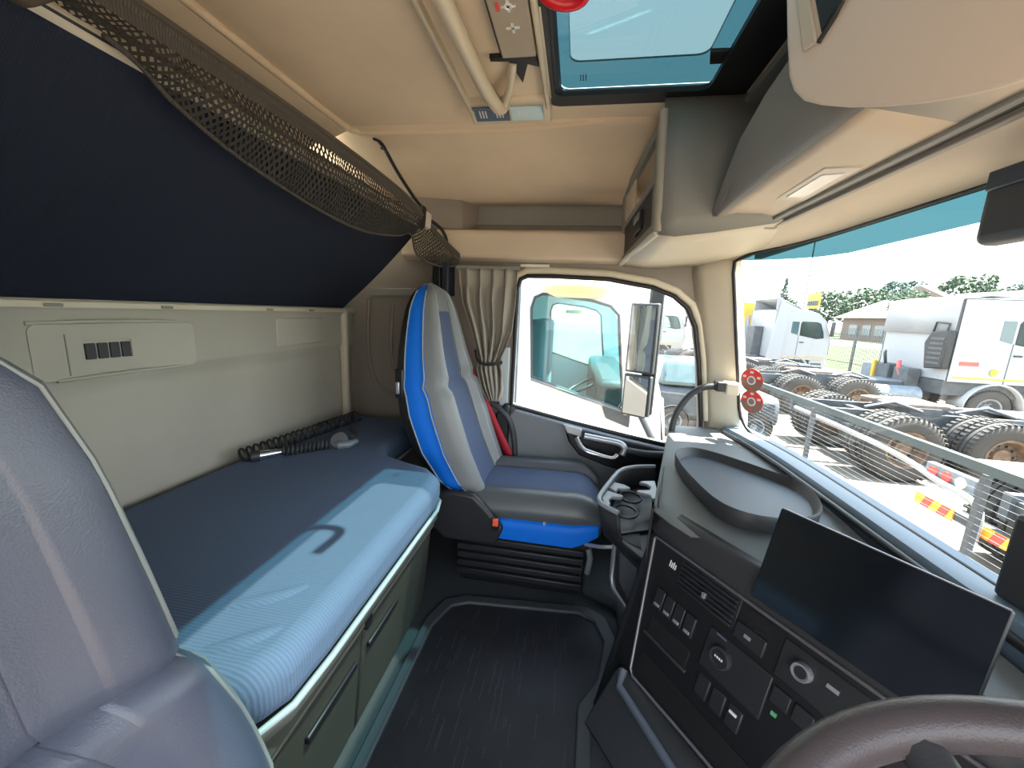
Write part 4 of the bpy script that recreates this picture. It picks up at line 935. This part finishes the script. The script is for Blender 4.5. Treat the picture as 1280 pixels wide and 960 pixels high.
def tyre(x, y, r=.52, wd=.30, parent=None, side=-1, rusty=True):   # tyre > rim, nuts, blocks
    o = MB(); n = 36
    prof = [(r * .56, -wd / 2 + .02), (r * .62, -wd / 2), (r * .90, -wd / 2), (r * .985, -wd / 2 + .03), (r, -wd / 2 + .05), (r, -wd * .17), (r * .965, -wd * .16), (r * .965, -wd * .10), (r, -wd * .09), (r, wd * .09), (r * .965, wd * .10), (r * .965, wd * .16), (r, wd * .17), (r, wd / 2 - .05), (r * .985, wd / 2 - .03), (r * .90, wd / 2), (r * .62, wd / 2), (r * .56, wd / 2 - .02)]
    t = o.lathe(prof, (x, y, GZ + r), 'Y', 40, cap=False).build('tyre', rubber, parent, smooth=35)
    tb = MB()
    for k in range(44):
        a = 2 * PI * k / 44; M = Matrix.Translation((x, y, GZ + r)) @ Matrix.Rotation(a, 4, 'Y')
        for yy in (-wd * .40, wd * .28): tb.box((r - .004, yy - .03, -.020), (r + .014, yy + .06, .020), M)
    g = tb.build('tread_blocks', rubber, t); 
    rm_ = MB().lathe([(0, side * .02), (r * .16, side * .05), (r * .22, side * .05), (r * .26, side * .0), (r * .42, side * .0), (r * .50, side * wd * .45), (r * .57, side * wd * .48), (r * .585, side * wd * .40), (r * .58, -side * wd * .3), (0, -side * wd * .3)], (x, y, GZ + r), 'Y', 28).build('rim', rustm if rusty else plate_m, t, smooth=40)
    nb = MB()
    for k in range(10):
        a = 2 * PI * k / 10; nb.cbox((x + r * .33 * math.cos(a), y + side * .02, GZ + r + r * .33 * math.sin(a)), (.03, .05, .03))
    nb.build('wheel_nuts', chassis, t)
    return t

def rear_chassis(T, y0, x0, x1, lamps=True, yw=2.5):
    yc = y0 + yw / 2
    for s in (-1, 1):
        MB().box((x0, yc + s * .40 - .04, GZ + .78), (x1, yc + s * .40 + .04, GZ + 1.04)).build('frame_rail', chassis, T)
    for x in [x0 + .05 + .9 * k for k in range(int((x1 - x0) / .9))]:
        MB().box((x, yc - .38, GZ + .84), (x + .12, yc + .38, GZ + .98)).build('cross_member', chassis, T)
    ax = [x0 + 1.0, x0 + 2.4]
    for x in ax:
        MB().tube([(x, yc - 1.0, GZ + .52), (x, yc + 1.0, GZ + .52)], .09, 10).build('axle', chassis, T, smooth=60)
        MB().lathe([(0, -.2), (.2, -.2), (.24, 0), (.2, .2), (0, .2)], (x, yc, GZ + .55), 'Y', 16).build('differential', chassis, T, smooth=50)
        for s, sd in ((y0 + .17, -1), (y0 + .50, -1), (y0 + yw - .50, 1), (y0 + yw - .17, 1)):
            tyre(x, s, .555, .30, T, sd)
        MB().tube([(x - .3, yc - .55, GZ + 1.12), (x + .1, yc - .6, GZ + 1.25), (x + .6, yc - .55, GZ + 1.1)], .03, 8).build('air_line', chassis, T, smooth=60)
    # fifth wheel
    x = (ax[0] + ax[1]) / 2
    hp = [(x - .55, yc - .30), (x - .30, yc - .40), (x + .45, yc - .40), (x + .50, yc + .40), (x - .30, yc + .40), (x - .55, yc + .30), (x - .50, yc + .08), (x - .1, yc + .06), (x - .1, yc - .06), (x - .50, yc - .08)]
    MB().prism([(a, b, GZ + 1.14) for a, b in hp], (0, 0, .06)).build('fifth_wheel', brownmud, T, bevel=.01)
    MB().box((x - .2, yc - .45, GZ + 1.03), (x + .3, yc + .45, GZ + 1.14)).build('fifth_wheel_base', chassis, T)
    MB().box((x1 - 1.4, yc - .42, GZ + 1.04), (x1 - .3, yc + .42, GZ + 1.07)).build('catwalk_plate', plate_m, T)
    for s in (-1, 1):
        MB().tube([(x1 - 1.6, yc + s * .85, GZ + .75), (x1 - .5, yc + s * .85, GZ + .75)], .24, 18).build('air_tank', plate_m, T, smooth=60)
    if lamps:
        b = MB().box((x0 - .06, y0 + .02, GZ + .56), (x0 + .02, y0 + yw - .02, GZ + .66)).build('rear_bumper', chassis, T)
        for ya in (y0 + 1.32, y0 + 1.98) if False else (y0 + .22, y0 + 1.25, y0 + 2.0):
            pl = MB().box((x0 - .075, ya, GZ + .55), (x0 - .062, ya + .46, GZ + .67)).build('chevron_board', mat('reflective_orange', (1.0, .38, .03), .5), b)
            for k in range(2):
                MB().prism([(x0 - .078, ya + .08 + k * .2, GZ + .55), (x0 - .078, ya + .18 + k * .2, GZ + .55), (x0 - .078, ya + .13 + k * .2, GZ + .67), (x0 - .078, ya + .03 + k * .2, GZ + .67)], (.003, 0, 0)).build('red_stripe', red_ic, pl)
        for ya in (y0 + .05, y0 + yw - .60):
            lb = MB().box((x0 - .05, ya, GZ + .88), (x0 + .03, ya + .55, GZ + 1.05)).build('tail_lamp', plate_m, T, bevel=.01)
            for k, c in enumerate((red_ic, red_ic, mat('lamp_cream', (.8, .75, .5), .4))):
                MB().lathe([(0, -.012), (.055, -.012), (.06, 0), (0, 0)], (x0 - .05, ya + .45 - k * .16, GZ + .965), 'X', 16).build('lamp_lens', c, lb, smooth=50)
        MB().tube(cr([(x0 + .12, y0 + yw + 3.0, GZ + .97), (x0 + .1, y0 + yw + 1.4, GZ + .96), (x0 + .05, y0 + yw + .4, GZ + .93), (x0 - .1, y0 + yw - .3, GZ + .90), (x0 - .12, y0 + yw - .75, GZ + .84), (x0 - .12, y0 + yw - .80, GZ + .5)], 6), .034, 10).build('guard_hoop', white_p, T, smooth=60)

def cab(T, y0, xr, xf, zt, zb, fair=True, steps=True):
    """white truck cab: rear face at xr, front at xf, side panels at y0 and y0+2.45, z measured from ground"""
    Y1 = y0 + 2.45; g = GZ; L = xf - xr
    side_o = [(xr, zb), (xf - .15, zb), (xf, zb + .25), (xf - .02, zb + .95), (xf - .30, zt - .42), (xf - .62, zt - .12), (xf - 1.0, zt), (xr, zt)]
    wz0_, wz1_ = zb + .95, zb + 1.62
    win = [(xf - 1.22, wz0_ + .10), (xf - .55, wz0_ - .02), (xf - .28, wz0_ + .02), (xf - .33, wz0_ + .25), (xf - .48, wz1_ - .06), (xf - .62, wz1_), (xf - 1.18, wz1_), (xf - 1.22, wz1_ - .06)]
    win2 = [(xf - 1.58, wz0_ + .18), (xf - 1.30, wz0_ + .10), (xf - 1.30, wz1_), (xf - 1.58, wz1_)]
    for y, d, nm in ((y0, .05, 'side_panel'), (Y1 - .05, .05, 'side_panel')):
        sp = plate([(x, z + g) for x, z in side_o], [[(x, z + g) for x, z in win]], lambda x, z: (x, y, z), (0, d, 0)).build(nm, white_p, T)
        MB().prism([(x, y + .02, z + g) for x, z in win], (0, .006, 0)).build('side_window', g_cab, T)
        MB().tube([(x, y, z + g) for x, z in win], .016, 6, closed=True).build('window_seal', black, T, smooth=60)
    MB().prism([(x, y0 - .006, z + g) for x, z in win2], (0, .008, 0)).build('quarter_louvre', dark_glass, T)
    # roof, back, front
    MB().grid([[(x, y0, z + g) for x, z in side_o[2:]], [(x, Y1, z + g) for x, z in side_o[2:]]]).build('roof', white_p, T, smooth=40, solid=.03)
    MB().box((xr, y0 + .02, zb + g), (xr + .04, Y1 - .02, zt + g)).build('rear_panel', white_p, T)
    MB().box((xf - .2, y0 + .02, zb + g), (xf + .02, Y1 - .02, zb + g + .5)).build('front_panel', white_p, T, bevel=.03)
    MB().box((xf - 1.27, y0 - .008, zb + g), (xf - 1.255, y0 + .002, wz0_ + g + .1)).build('door_gap', chassis, T)
    MB().box((xf - 1.2, y0 - .03, wz0_ + g - .22), (xf - 1.02, y0 + .0, wz0_ + g - .18)).build('door_handle', black, T, bevel=.008)
    MB().box((xr + .1, y0 - .012, zb + g + .10), (xf - .15, y0 + .0, zb + g + .14)).build('orange_stripe', yellow_p, T)
    # wheel arch + front wheel
    ax = xf - 1.35
    MB().grid([[(ax + .68 * math.cos(a), y, g + .55 + .66 * math.sin(a)) for a in [PI * k / 14 for k in range(15)]] for y in (y0 - .02, y0 + .45)]).build('wheel_arch', white_p, T, smooth=60, solid=.05)
    tyre(ax, y0 + .20, .52, .30, T, -1, False); tyre(ax, Y1 - .20, .52, .30, T, 1, False)
    MB().box((xr, y0 + .1, g + .85), (xf - .2, Y1 - .1, zb + g + .02)).build('engine_underside', chassis, T)
    MB().box((ax + .70, y0 + .0, g + .35), (xf - .02, Y1, zb + g + .05)).build('bumper_steps', white_p, T, bevel=.04)
    for z in (.55, .85): MB().box((ax + .74, y0 - .01, g + z), (xf - .2, y0 + .01, g + z + .08)).build('step', chassis, T)
    # mirrors
    MB().box((xf - .12, y0 - .24, wz0_ + g + .1), (xf - .02, y0 - .06, wz0_ + g + .72)).build('mirror', charcoal, T, bevel=.03)
    # interior seats silhouette
    MB().box((xf - 1.35, y0 + .35, zb + g + .3), (xf - 1.2, y0 + .85, zb + g + 1.35)).build('cab_seat', charcoal, T, bevel=.05)
    MB().box((xf - .55, y0 + .1, zb + g + .4), (xf - .2, Y1 - .1, zb + g + .95)).build('cab_dash', charcoal, T, bevel=.05)

def deflector(T, y0, xr, zt, dz_):
    Y1 = y0 + 2.4
    MB().grid([[(xr + a, y, GZ + zt + b) for a, b in ((0, dz_), (.35, dz_ * .75), (.8, dz_ * .3), (1.2, .0))] for y in (y0 + .1, Y1 - .1)]).build('roof_deflector', white_p, T, smooth=60, solid=.04)
    for y in (y0 + .1, Y1 - .14): MB().prism([(xr, y, GZ + zt), (xr, y, GZ + zt + dz_), (xr + .35, y, GZ + zt + dz_ * .75), (xr + 1.2, y, GZ + zt)], (0, .04, 0)).build('deflector_cheek', white_p, T)

# truck right of windscreen (near side y=9.6)
tA = thing('truck', 'white tractor truck with black air intake and red lettering, rightmost in the windscreen', 'truck', (11, 13, GZ))
DY = 2.2
cab(tA, 11.8, 9.75, 12.25, 3.37, 1.22)
rear_chassis(tA, 11.8, 5.4, 9.9, lamps=False)
MB().grid([[(x, y, GZ + z) for x, z in ((9.68, 2.45), (9.70, 3.36), (10.3, 3.47), (10.9, 3.44))] for y in (11.85, 14.2)]).build('roof_fairing', white_p, tA, smooth=50, solid=.04)
MB().prism([(9.55, 9.62 + DY, GZ + 1.55), (9.55, 10.15 + DY, GZ + 1.5), (9.55, 10.3 + DY, GZ + 2.2), (9.55, 10.15 + DY, GZ + 2.5), (9.55, 9.62 + DY, GZ + 2.55)], (.18, 0, 0)).build('air_intake', black, tA, bevel=.03)
MB().tube([(9.6, 9.75 + DY, GZ + 2.5), (9.6, 9.72 + DY, GZ + 2.72), (9.6, 10.1 + DY, GZ + 2.76), (9.6, 10.15 + DY, GZ + 2.5)], .025, 8).build('intake_bar', black, tA, smooth=60)
for k in range(6): MB().box((9.535, 9.70 + DY, GZ + 1.65 + k * .13), (9.55, 10.1 + DY, GZ + 1.70 + k * .13)).build('intake_rib', chassis, tA)
text_obj('TRUCK', .13, 'red_lettering', red_ic, tA, frame(Vector((10.17, 9.585 + DY, GZ + 1.72)), (1, 0, 0), (0, -1, 0))) if False else MB().box((9.92, 9.585 + DY, GZ + 1.66), (10.35, 9.60 + DY, GZ + 1.76)).build('red_lettering', red_ic, tA)
MB().lathe([(0, -.012), (.09, -.012), (.09, 0), (0, 0)], (10.72, 9.59 + DY, GZ + 1.52), 'Y', 16).build('yellow_disc', yellow_p, tA)
for k, (y, z, c) in enumerate(((14.1, 1.15, plate_m), (13.5, 1.2, chassis), (12.8, 1.15, chassis))):
    MB().box((9.35, y - .25, GZ + z - .25), (9.7, y + .25, GZ + z + .3)).build('rear_unit', c, tA, bevel=.03)
MB().tube(cr([(9.5, 10.9 + DY, GZ + 1.6), (9.4, 10.75 + DY, GZ + 1.45), (9.4, 10.6 + DY, GZ + 1.15)], 6), .05, 8).build('red_hose', red_ic, tA, smooth=60)
MB().tube(cr([(9.5, 11.3 + DY, GZ + 1.2), (9.3, 11.2 + DY, GZ + 1.75), (9.5, 11.5 + DY, GZ + 1.85)], 6), .04, 8).build('black_hose', black, tA, smooth=60)
MB().box((9.3, 11.55 + DY, GZ + .9), (9.42, 11.65 + DY, GZ + 1.55)).build('orange_post', yellow_p, tA)
# left truck
tB = thing('truck', 'white tractor truck with tall roof deflector, left in the windscreen before the lawn', 'truck', (9.6, 19.8, GZ))
cab(tB, 18.6, 8.5, 10.75, 3.14, 1.05)
deflector(tB, 18.6, 8.5, 3.14, .50)
rear_chassis(tB, 18.6, 4.3, 8.6, lamps=False)
MB().prism([(8.30, 18.55, GZ + 1.0), (8.9, 18.55, GZ + 1.0), (9.0, 18.55, GZ + 3.2), (8.62, 18.55, GZ + 3.62)], (0, .045, 0)).build('side_fairing', white_p, tB)
MB().box((8.1, 19.6, GZ + 1.0), (8.48, 20.4, GZ + 2.4)).build('engine_box', chassis, tB, bevel=.03)
for k in range(3): MB().tube([(8.2, 20.5 + k * .12, GZ + 1.1), (8.2, 20.55 + k * .1, GZ + 2.9)], .05, 8).build('exhaust_pipe', plate_m, tB, smooth=60)
sg = thing('yellow_sign', 'small yellow signboard on a post behind the left truck', 'sign', (25, 47, GZ))
MB().box((25, 46.2, GZ + 4.4), (25.1, 48.5, GZ + 6.0)).build('sign_panel', yellow_p, sg)
MB().tube([(25.15, 47.3, GZ), (25.15, 47.3, GZ + 4.6)], .08, 8).build('sign_post', chassis, sg)
q = MB()
for k in range(5): q.box((24.95, 46.4 + k * .4, GZ + 4.7), (24.99, 46.7 + k * .4, GZ + 5.2))
q.build('sign_print', chassis, sg)
# near chassis units
tC = thing('truck_chassis', 'bare tractor chassis with big dusty tyres, its chevron bumper nearest the windscreen', 'truck', (5, 3.7, GZ))
rear_chassis(tC, 2.45, 4.1, 9.0)
MB().box((4.5, 4.0, GZ + 1.08), (5.9, 4.95, GZ + 1.11)).build('mudguard_plate', plate_m, tC)
tD = thing('truck_chassis', 'second bare tractor chassis with a rusty wheel rim, behind the nearest chassis', 'truck', (6, 7.3, GZ))
rear_chassis(tD, 7.0, 4.5, 9.2, lamps=False)
tE = thing('truck_chassis', 'third bare chassis at the far left, yellow hub wheel behind the licence discs', 'truck', (6, 13.4, GZ))
rear_chassis(tE, 15.0, 5.2, 9.0, lamps=False)
tF = thing('yellow_loader', 'yellow machine cab edge at the far left beside the windscreen pillar', 'machine', (8, 23, GZ))
MB().box((8.2, 21.5, GZ + .9), (8.9, 23, GZ + 3.6)).build('machine_body', yellow_p, tF, bevel=.1)
MB().box((8.19, 21.8, GZ + 2.2), (8.25, 22.7, GZ + 3.2)).build('machine_window', dark_glass, tF)
tyre(8.5, 21.5, .6, .4, tF, -1)
MB().box((7.2, 21.6, GZ + .5), (8.3, 22.9, GZ + 1.2)).build('machine_frame', yellow_p, tF, bevel=.05)

# rail and wires built in place of the dash reflection in the windscreen
mf = thing('reflection_mesh', 'dash reflection in the windscreen, built as low wire mesh with dark top rail', 'fence', (3.4, 6, GZ))
def mz(y): return .085
MB().box((3.38, .8, .07), (3.44, 8.5, .15)).build('top_rail', mat('rail_green', (.035, .05, .052), .6), mf)
for k in range(17):
    MB().box((3.41, .8, .03 - k * .058), (3.4125, 8.5, .0325 - k * .058)).build('wire', plate_m, mf)
for y in (1.2, 3.6, 6.0, 8.4): MB().box((3.42, y, GZ), (3.47, y + .05, .05)).build('post', chassis, mf)
MB().box((3.38, .8, -1.0), (3.42, 8.5, -.96)).build('bottom_rail', chassis, mf)

# palisade fence: countable palings up to 300
pf = thing('palisade_fence', 'dark steel palisade fence along the lawn beyond the parked trucks', 'fence', (15.5, 22, GZ))
me0 = None
for k in range(221):
    y = 8 + k * .13
    if me0 is None:
        o = MB().box((15.49, y - .010, GZ + .05), (15.51, y + .010, GZ + 2.5)).build('paling', chassis, pf); me0 = o; y_0 = y
    else:
        c = me0.copy(); COL.objects.link(c); c.location = (0, y - y_0, 0)
for z in (.5, 2.1): MB().box((15.51, 8, GZ + z), (15.54, 36.6, GZ + z + .04)).build('fence_rail', chassis, pf)
for k in range(8): MB().box((15.46, 9.4 + k * 3.8, GZ), (15.54, 9.48 + k * 3.8, GZ + 2.65)).build('fence_post', chassis, pf)

# houses
h1 = thing('house', 'low brick house with hipped thatch-coloured roof behind the fence', 'house', (62, 92, GZ))
MB().box((59, 85, GZ), (70, 99, GZ + 4.6)).build('walls', brick_m, h1)
MB().hull8([(57.5, 83.5, GZ + 4.6), (71.5, 83.5, GZ + 4.6), (71.5, 100.5, GZ + 4.6), (57.5, 100.5, GZ + 4.6)], [(63.5, 89, GZ + 8.6), (65.5, 89, GZ + 8.6), (65.5, 95, GZ + 8.6), (63.5, 95, GZ + 8.6)]).build('roof', thatch, h1)
for y in (86.5, 90, 94): MB().box((58.9, y, GZ + .9), (59.02, y + 2.4, GZ + 3.2)).build('window', dark_glass, h1)
h2 = thing('house', 'long brick building with gable and arched opening behind the right truck', 'house', (82, 68, GZ))
MB().box((74, 35, GZ), (90, 102, GZ + 8.9)).build('walls', brick_m, h2)
MB().prism([(72.6, 32.6, GZ + 8.9), (81, 32.6, GZ + 10.8), (92, 32.6, GZ + 8.9)], (0, 71, 0)).build('roof', thatch, h2)
gb = MB().prism([(72.2, 92, GZ), (72.2, 102.5, GZ), (72.2, 102.5, GZ + 9.1), (72.2, 98.8, GZ + 12.2), (72.2, 92, GZ + 9.4)], (1.7, 0, 0)).build('gable', brick_m, h2)
MB().prism([(72.1, 97.6 + 2.3 * math.cos(a), GZ + 7.3 + 2.1 * math.sin(a)) for a in [PI * k / 10 for k in range(11)]], (.15, 0, 0)).build('arch_opening', dark_glass, gb)
MB().box((72.3, 34, GZ + 8.4), (72.6, 92, GZ + 9.2)).build('fascia_board', mat('board_grey', (.3, .3, .3)), h2)

def tree(x, y, h, r, label, m=leaf_m, cone=False, seed=0, n=900, group='trees behind the houses'):
    t = thing('tree', label, 'tree', (x, y, GZ), group=group); R = random.Random(seed)
    MB().tube([(x, y, GZ), (x + .1, y, GZ + h * .5), (x, y, GZ + h * .75)], .2, 8, rs=[.22, .16, .08]).build('trunk', bark, t, smooth=60)
    mb = MB()
    for k in range(n):
        if cone:
            f = R.random(); z = GZ + h * (.08 + .92 * f); a = R.uniform(0, 2 * PI); q = r * (1 - f) ** .8 * R.uniform(.4, 1)
        else:
            a = R.uniform(0, 2 * PI); ph = math.acos(R.uniform(-1, 1)); rr_ = R.uniform(.55, 1) ** .5 * (1 + .25 * math.sin(3 * a + seed) * math.sin(2 * ph))
            q = r * rr_ * math.sin(ph); z = GZ + h - r * .8 + r * .8 * rr_ * math.cos(ph)
        c = Vector((x + q * math.cos(a), y + q * math.sin(a), z)); s = (.085 if not cone else .16) * r * R.uniform(.7, 1.5)
        M = Matrix.Translation(c) @ Matrix.Rotation(R.uniform(0, 6), 4, Vector((R.random(), R.random(), R.random() + .1)).normalized())
        mb.add([M @ Vector(p) * 1 for p in ((s, 0, 0), (-s * .4, s * .8, .1 * s), (-s * .5, -s * .7, 0), (0, 0, s * .9))], [(0, 1, 2), (0, 1, 3), (1, 2, 3), (2, 0, 3)])
    g = mb.build('foliage', m, t); g['kind'] = 'stuff'
TR = [(60, 128, 10, 5.0, 'low green tree just right of the yellow sign', 0), (70, 124, 12.2, 5.0, 'rounded leafy tree halfway between yellow sign and thatch-coloured roof', 0), (80, 126, 13.5, 6.0, 'pale leafy tree left behind the thatch-coloured roof', 0),
      (92, 132, 16.3, 6.2, 'tallest tree, rising dark behind the thatch-coloured roof', 1), (104, 127, 17.8, 6.0, 'round dark tree standing above the brick gable', 1), (106, 112, 15.2, 5.0, 'dark tree poking over the long roof, nearest the gable', 1), (108, 96, 15.6, 7.5, 'wide tree above the long roof at the right edge', 1), (52, 132, 9.5, 4, 'small dark tree directly behind the yellow sign', 1), (57, 79, 9.2, 2.8, 'bushy tree standing in front of the brick gable', 1)]
for k, (x, y, h, r, l, d) in enumerate(TR): tree(x, y, h, r, l, leaf_d if d and k % 2 else leaf_m, seed=k, group=None)
tree(30, 64.4, 9.3, 1.35, 'slender dark cypress rising behind the left truck', leaf_d, True, 21, 300, None)
pl_ = thing('lamp_pole', 'thin grey lamp pole rising above the left truck', 'pole', (25, 49, GZ))
MB().tube([(25, 49.0, GZ), (25, 49.0, GZ + 12)], .07, 8).build('pole_shaft', plate_m, pl_)
pl2 = thing('lamp_pole', 'white lamp pole standing behind the right truck roof', 'pole', (40, 50, GZ))
MB().tube([(40, 50, GZ), (40, 50, GZ + 6.6)], .10, 8).build('pole_shaft', plate_m, pl2)

# adjacent truck beside the passenger door
white_shade_lift = mat('white_paint_shade_lift', (.72, .74, .76), .35)  # same white made lighter because this cab stands in shade
ad = thing('truck', 'white truck cab parked close beside the passenger door window', 'truck', (0, 4.5, GZ))
AY = 3.3; A1 = AY + 2.45
so_ = [(-3.2, -.5), (.62, -.5), (.80, .1), (.74, .55), (.55, 1.2), (.45, 1.50), (.25, 1.75), (-.1, 2.1), (-.4, 2.25), (-3.2, 2.3)]
wi_ = [(-.355, .66), (.40, .44), (.43, .50), (.385, .80), (.33, 1.22), (.26, 1.29), (.10, 1.33), (-.30, 1.37), (-.365, 1.34), (-.39, 1.25)]
for y in (AY, A1):
    plate(so_, [wi_], lambda x, z: (x, y, z), (0, .05, 0)).build('side_panel', white_shade_lift, ad)
    MB().prism([(x, y + .02, z) for x, z in wi_], (0, .006, 0)).build('side_window', g_cab, ad)
    MB().tube([(x, y - .002, z) for x, z in wi_], .013, 6, closed=True).build('window_seal', charcoal, ad, smooth=60)
MB().grid([[(x, y, z) for x, z in so_[6:]] for y in (AY, A1)]).build('roof', white_shade_lift, ad, smooth=40, solid=.03)
MB().grid([[(x, y, z) for x, z in so_[1:4]] for y in (AY, A1)]).build('front_panel', white_shade_lift, ad, smooth=40, solid=.03)
MB().grid([[(x, y, z) for x, z in so_[3:7]] for y in (AY, A1)]).build('windscreen', g_cab, ad, smooth=40)
MB().box((-3.2, AY, -.5), (-3.15, A1, 2.3)).build('rear_panel', white_shade_lift, ad)
MB().box((-3.2, AY + .1, -.55), (.6, A1 - .1, -.45)).build('cab_floor', chassis, ad)
MB().tube([(-.36, AY - .012, .645), (.45, AY - .012, .415)], .012, 8).build('window_ledge', plate_m, ad, smooth=60)
MB().box((-.50, AY - .004, -.5), (-.485, AY + .004, 1.6)).build('door_gap', plate_m, ad)
MB().box((-.46, AY + .30, -.1), (-.28, AY + .75, 1.15)).build('cab_seat', mat('blue_grey_cloth', (.12, .17, .20), .8), ad, bevel=.05)
MB().box((-.5, AY + 1.5, -.1), (-.3, AY + 2.0, 1.15)).build('cab_seat', MATS['blue_grey_cloth'], ad, bevel=.05)
MB().box((.20, AY + .1, .0), (.60, A1 - .1, .66)).build('cab_dash', charcoal, ad, bevel=.06)
wc = Matrix.Translation((.12, AY + .6, .52)) @ Matrix.Rotation(-.5, 4, 'Y')
MB().tube([wc @ Vector((.2 * math.cos(a), .2 * math.sin(a), 0)) for a in [i * PI / 16 for i in range(32)]], .015, 8, closed=True).build('steering_wheel', charcoal, ad, smooth=60)
MB().lathe([(0, 0), (.17, .0), (.25, .035), (.27, .08), (.25, .12), (0, .12)], (-.02, AY - .05, 1.345), 'Z', 24).build('sun_cap', mat('warm_beacon', (.8, .66, .38), .5), ad, smooth=50)
MB().lathe([(0, 0), (.09, 0), (.09, .03), (0, .035)], (-.02, AY + .35, 1.22), 'Z', 20).build('roof_lamp', mat('warm_beacon', (.8, .66, .38)), ad, smooth=50)
MB().prism([(.30, AY - .02, .35), (.50, AY - .02, .28), (.50, AY - .02, .42), (.24, AY - .02, .50)], (0, .03, 0)).build('mirror_base', chassis, ad, bevel=.01)
MB().tube([(.45, AY - .02, 1.32), (.42, AY - .12, 1.1), (.44, AY - .12, .55), (.46, AY - .02, .42)], .035, 10).build('mirror_arm', white_shade_lift, ad, smooth=60)
for x in (.0,): 
    tyre(.05, AY + .2, .5, .3, ad, -1, False)
text_bits = MB()
for k in range(3): text_bits.box((-.475, AY - .004, .60 - k * .03), (-.425, AY - .001, .615 - k * .03))
text_bits.build('door_stencil', mat('stencil_grey', (.6, .65, .68), .5), ad)
# dark car beyond its nose
dc = thing('parked_car', 'dark vehicle seen past the white cab nose through the door window', 'car', (3.5, 10, GZ))
CX, CY = 1.75, 8.6
MB().hull8([(CX, CY, GZ + .35), (CX + 2.6, CY, GZ + .35), (CX + 2.6, CY + 1.7, GZ + .35), (CX, CY + 1.7, GZ + .35)], [(CX, CY + .05, GZ + 1.1), (CX + 2.6, CY + .05, GZ + 1.0), (CX + 2.6, CY + 1.65, GZ + 1.0), (CX, CY + 1.65, GZ + 1.1)]).build('car_body', chassis, dc, bevel=.15)
MB().hull8([(CX + .1, CY + .05, GZ + 1.1), (CX + 1.9, CY + .05, GZ + 1.1), (CX + 1.9, CY + 1.65, GZ + 1.1), (CX + .1, CY + 1.65, GZ + 1.1)], [(CX + .2, CY + .2, GZ + 1.65), (CX + 1.2, CY + .2, GZ + 1.65), (CX + 1.2, CY + 1.5, GZ + 1.65), (CX + .2, CY + 1.5, GZ + 1.65)]).build('car_cabin', dark_glass, dc, bevel=.1)
for x in (CX + .45, CX + 2.1): tyre(x, CY + .08, .34, .22, dc, -1, False)
bt = thing('truck', 'distant white truck with yellow stripe beyond the dark vehicle', 'truck', (5, 24, GZ))
cab(bt, 23, 3.6, 6.0, 3.2, 1.1)

# own exterior mirror
om = thing('door_mirror', 'own tall exterior door mirror with two glasses outside the passenger window', 'mirror', (.5, 2.5, .5))
MB().prism([(.42, 2.50, .60), (.50, 2.44, .60), (.53, 2.60, .60), (.46, 2.62, .60)], (0, 0, .80)).build('mirror_housing', charcoal, om, bevel=.02, seg=3)
nm = Vector((-.55, -.83, 0)).normalized(); tm = Vector((.83, -.55, 0))
c0 = Vector((.335, 2.46, .98))
for zc_, hh, ww in ((1.08, .40, .15), (.72, .24, .15)):
    Mm = frame(Vector((.395, 2.47, zc_)), tm, nm)
    fbk = MB().cbox((0, 0, -.02), (ww + .03, hh + .03, .04), Mm).build('glass_frame', charcoal, om, bevel=.01)
    MB().cbox((0, 0, .002), (ww, hh, .004), Mm).build('mirror_glass', mirror_m, fbk)
MB().tube([(.44, 2.52, .62), (.50, 2.30, .50), (.56, 2.11, .45)], .03, 10).build('mirror_arm', charcoal, om, smooth=60)
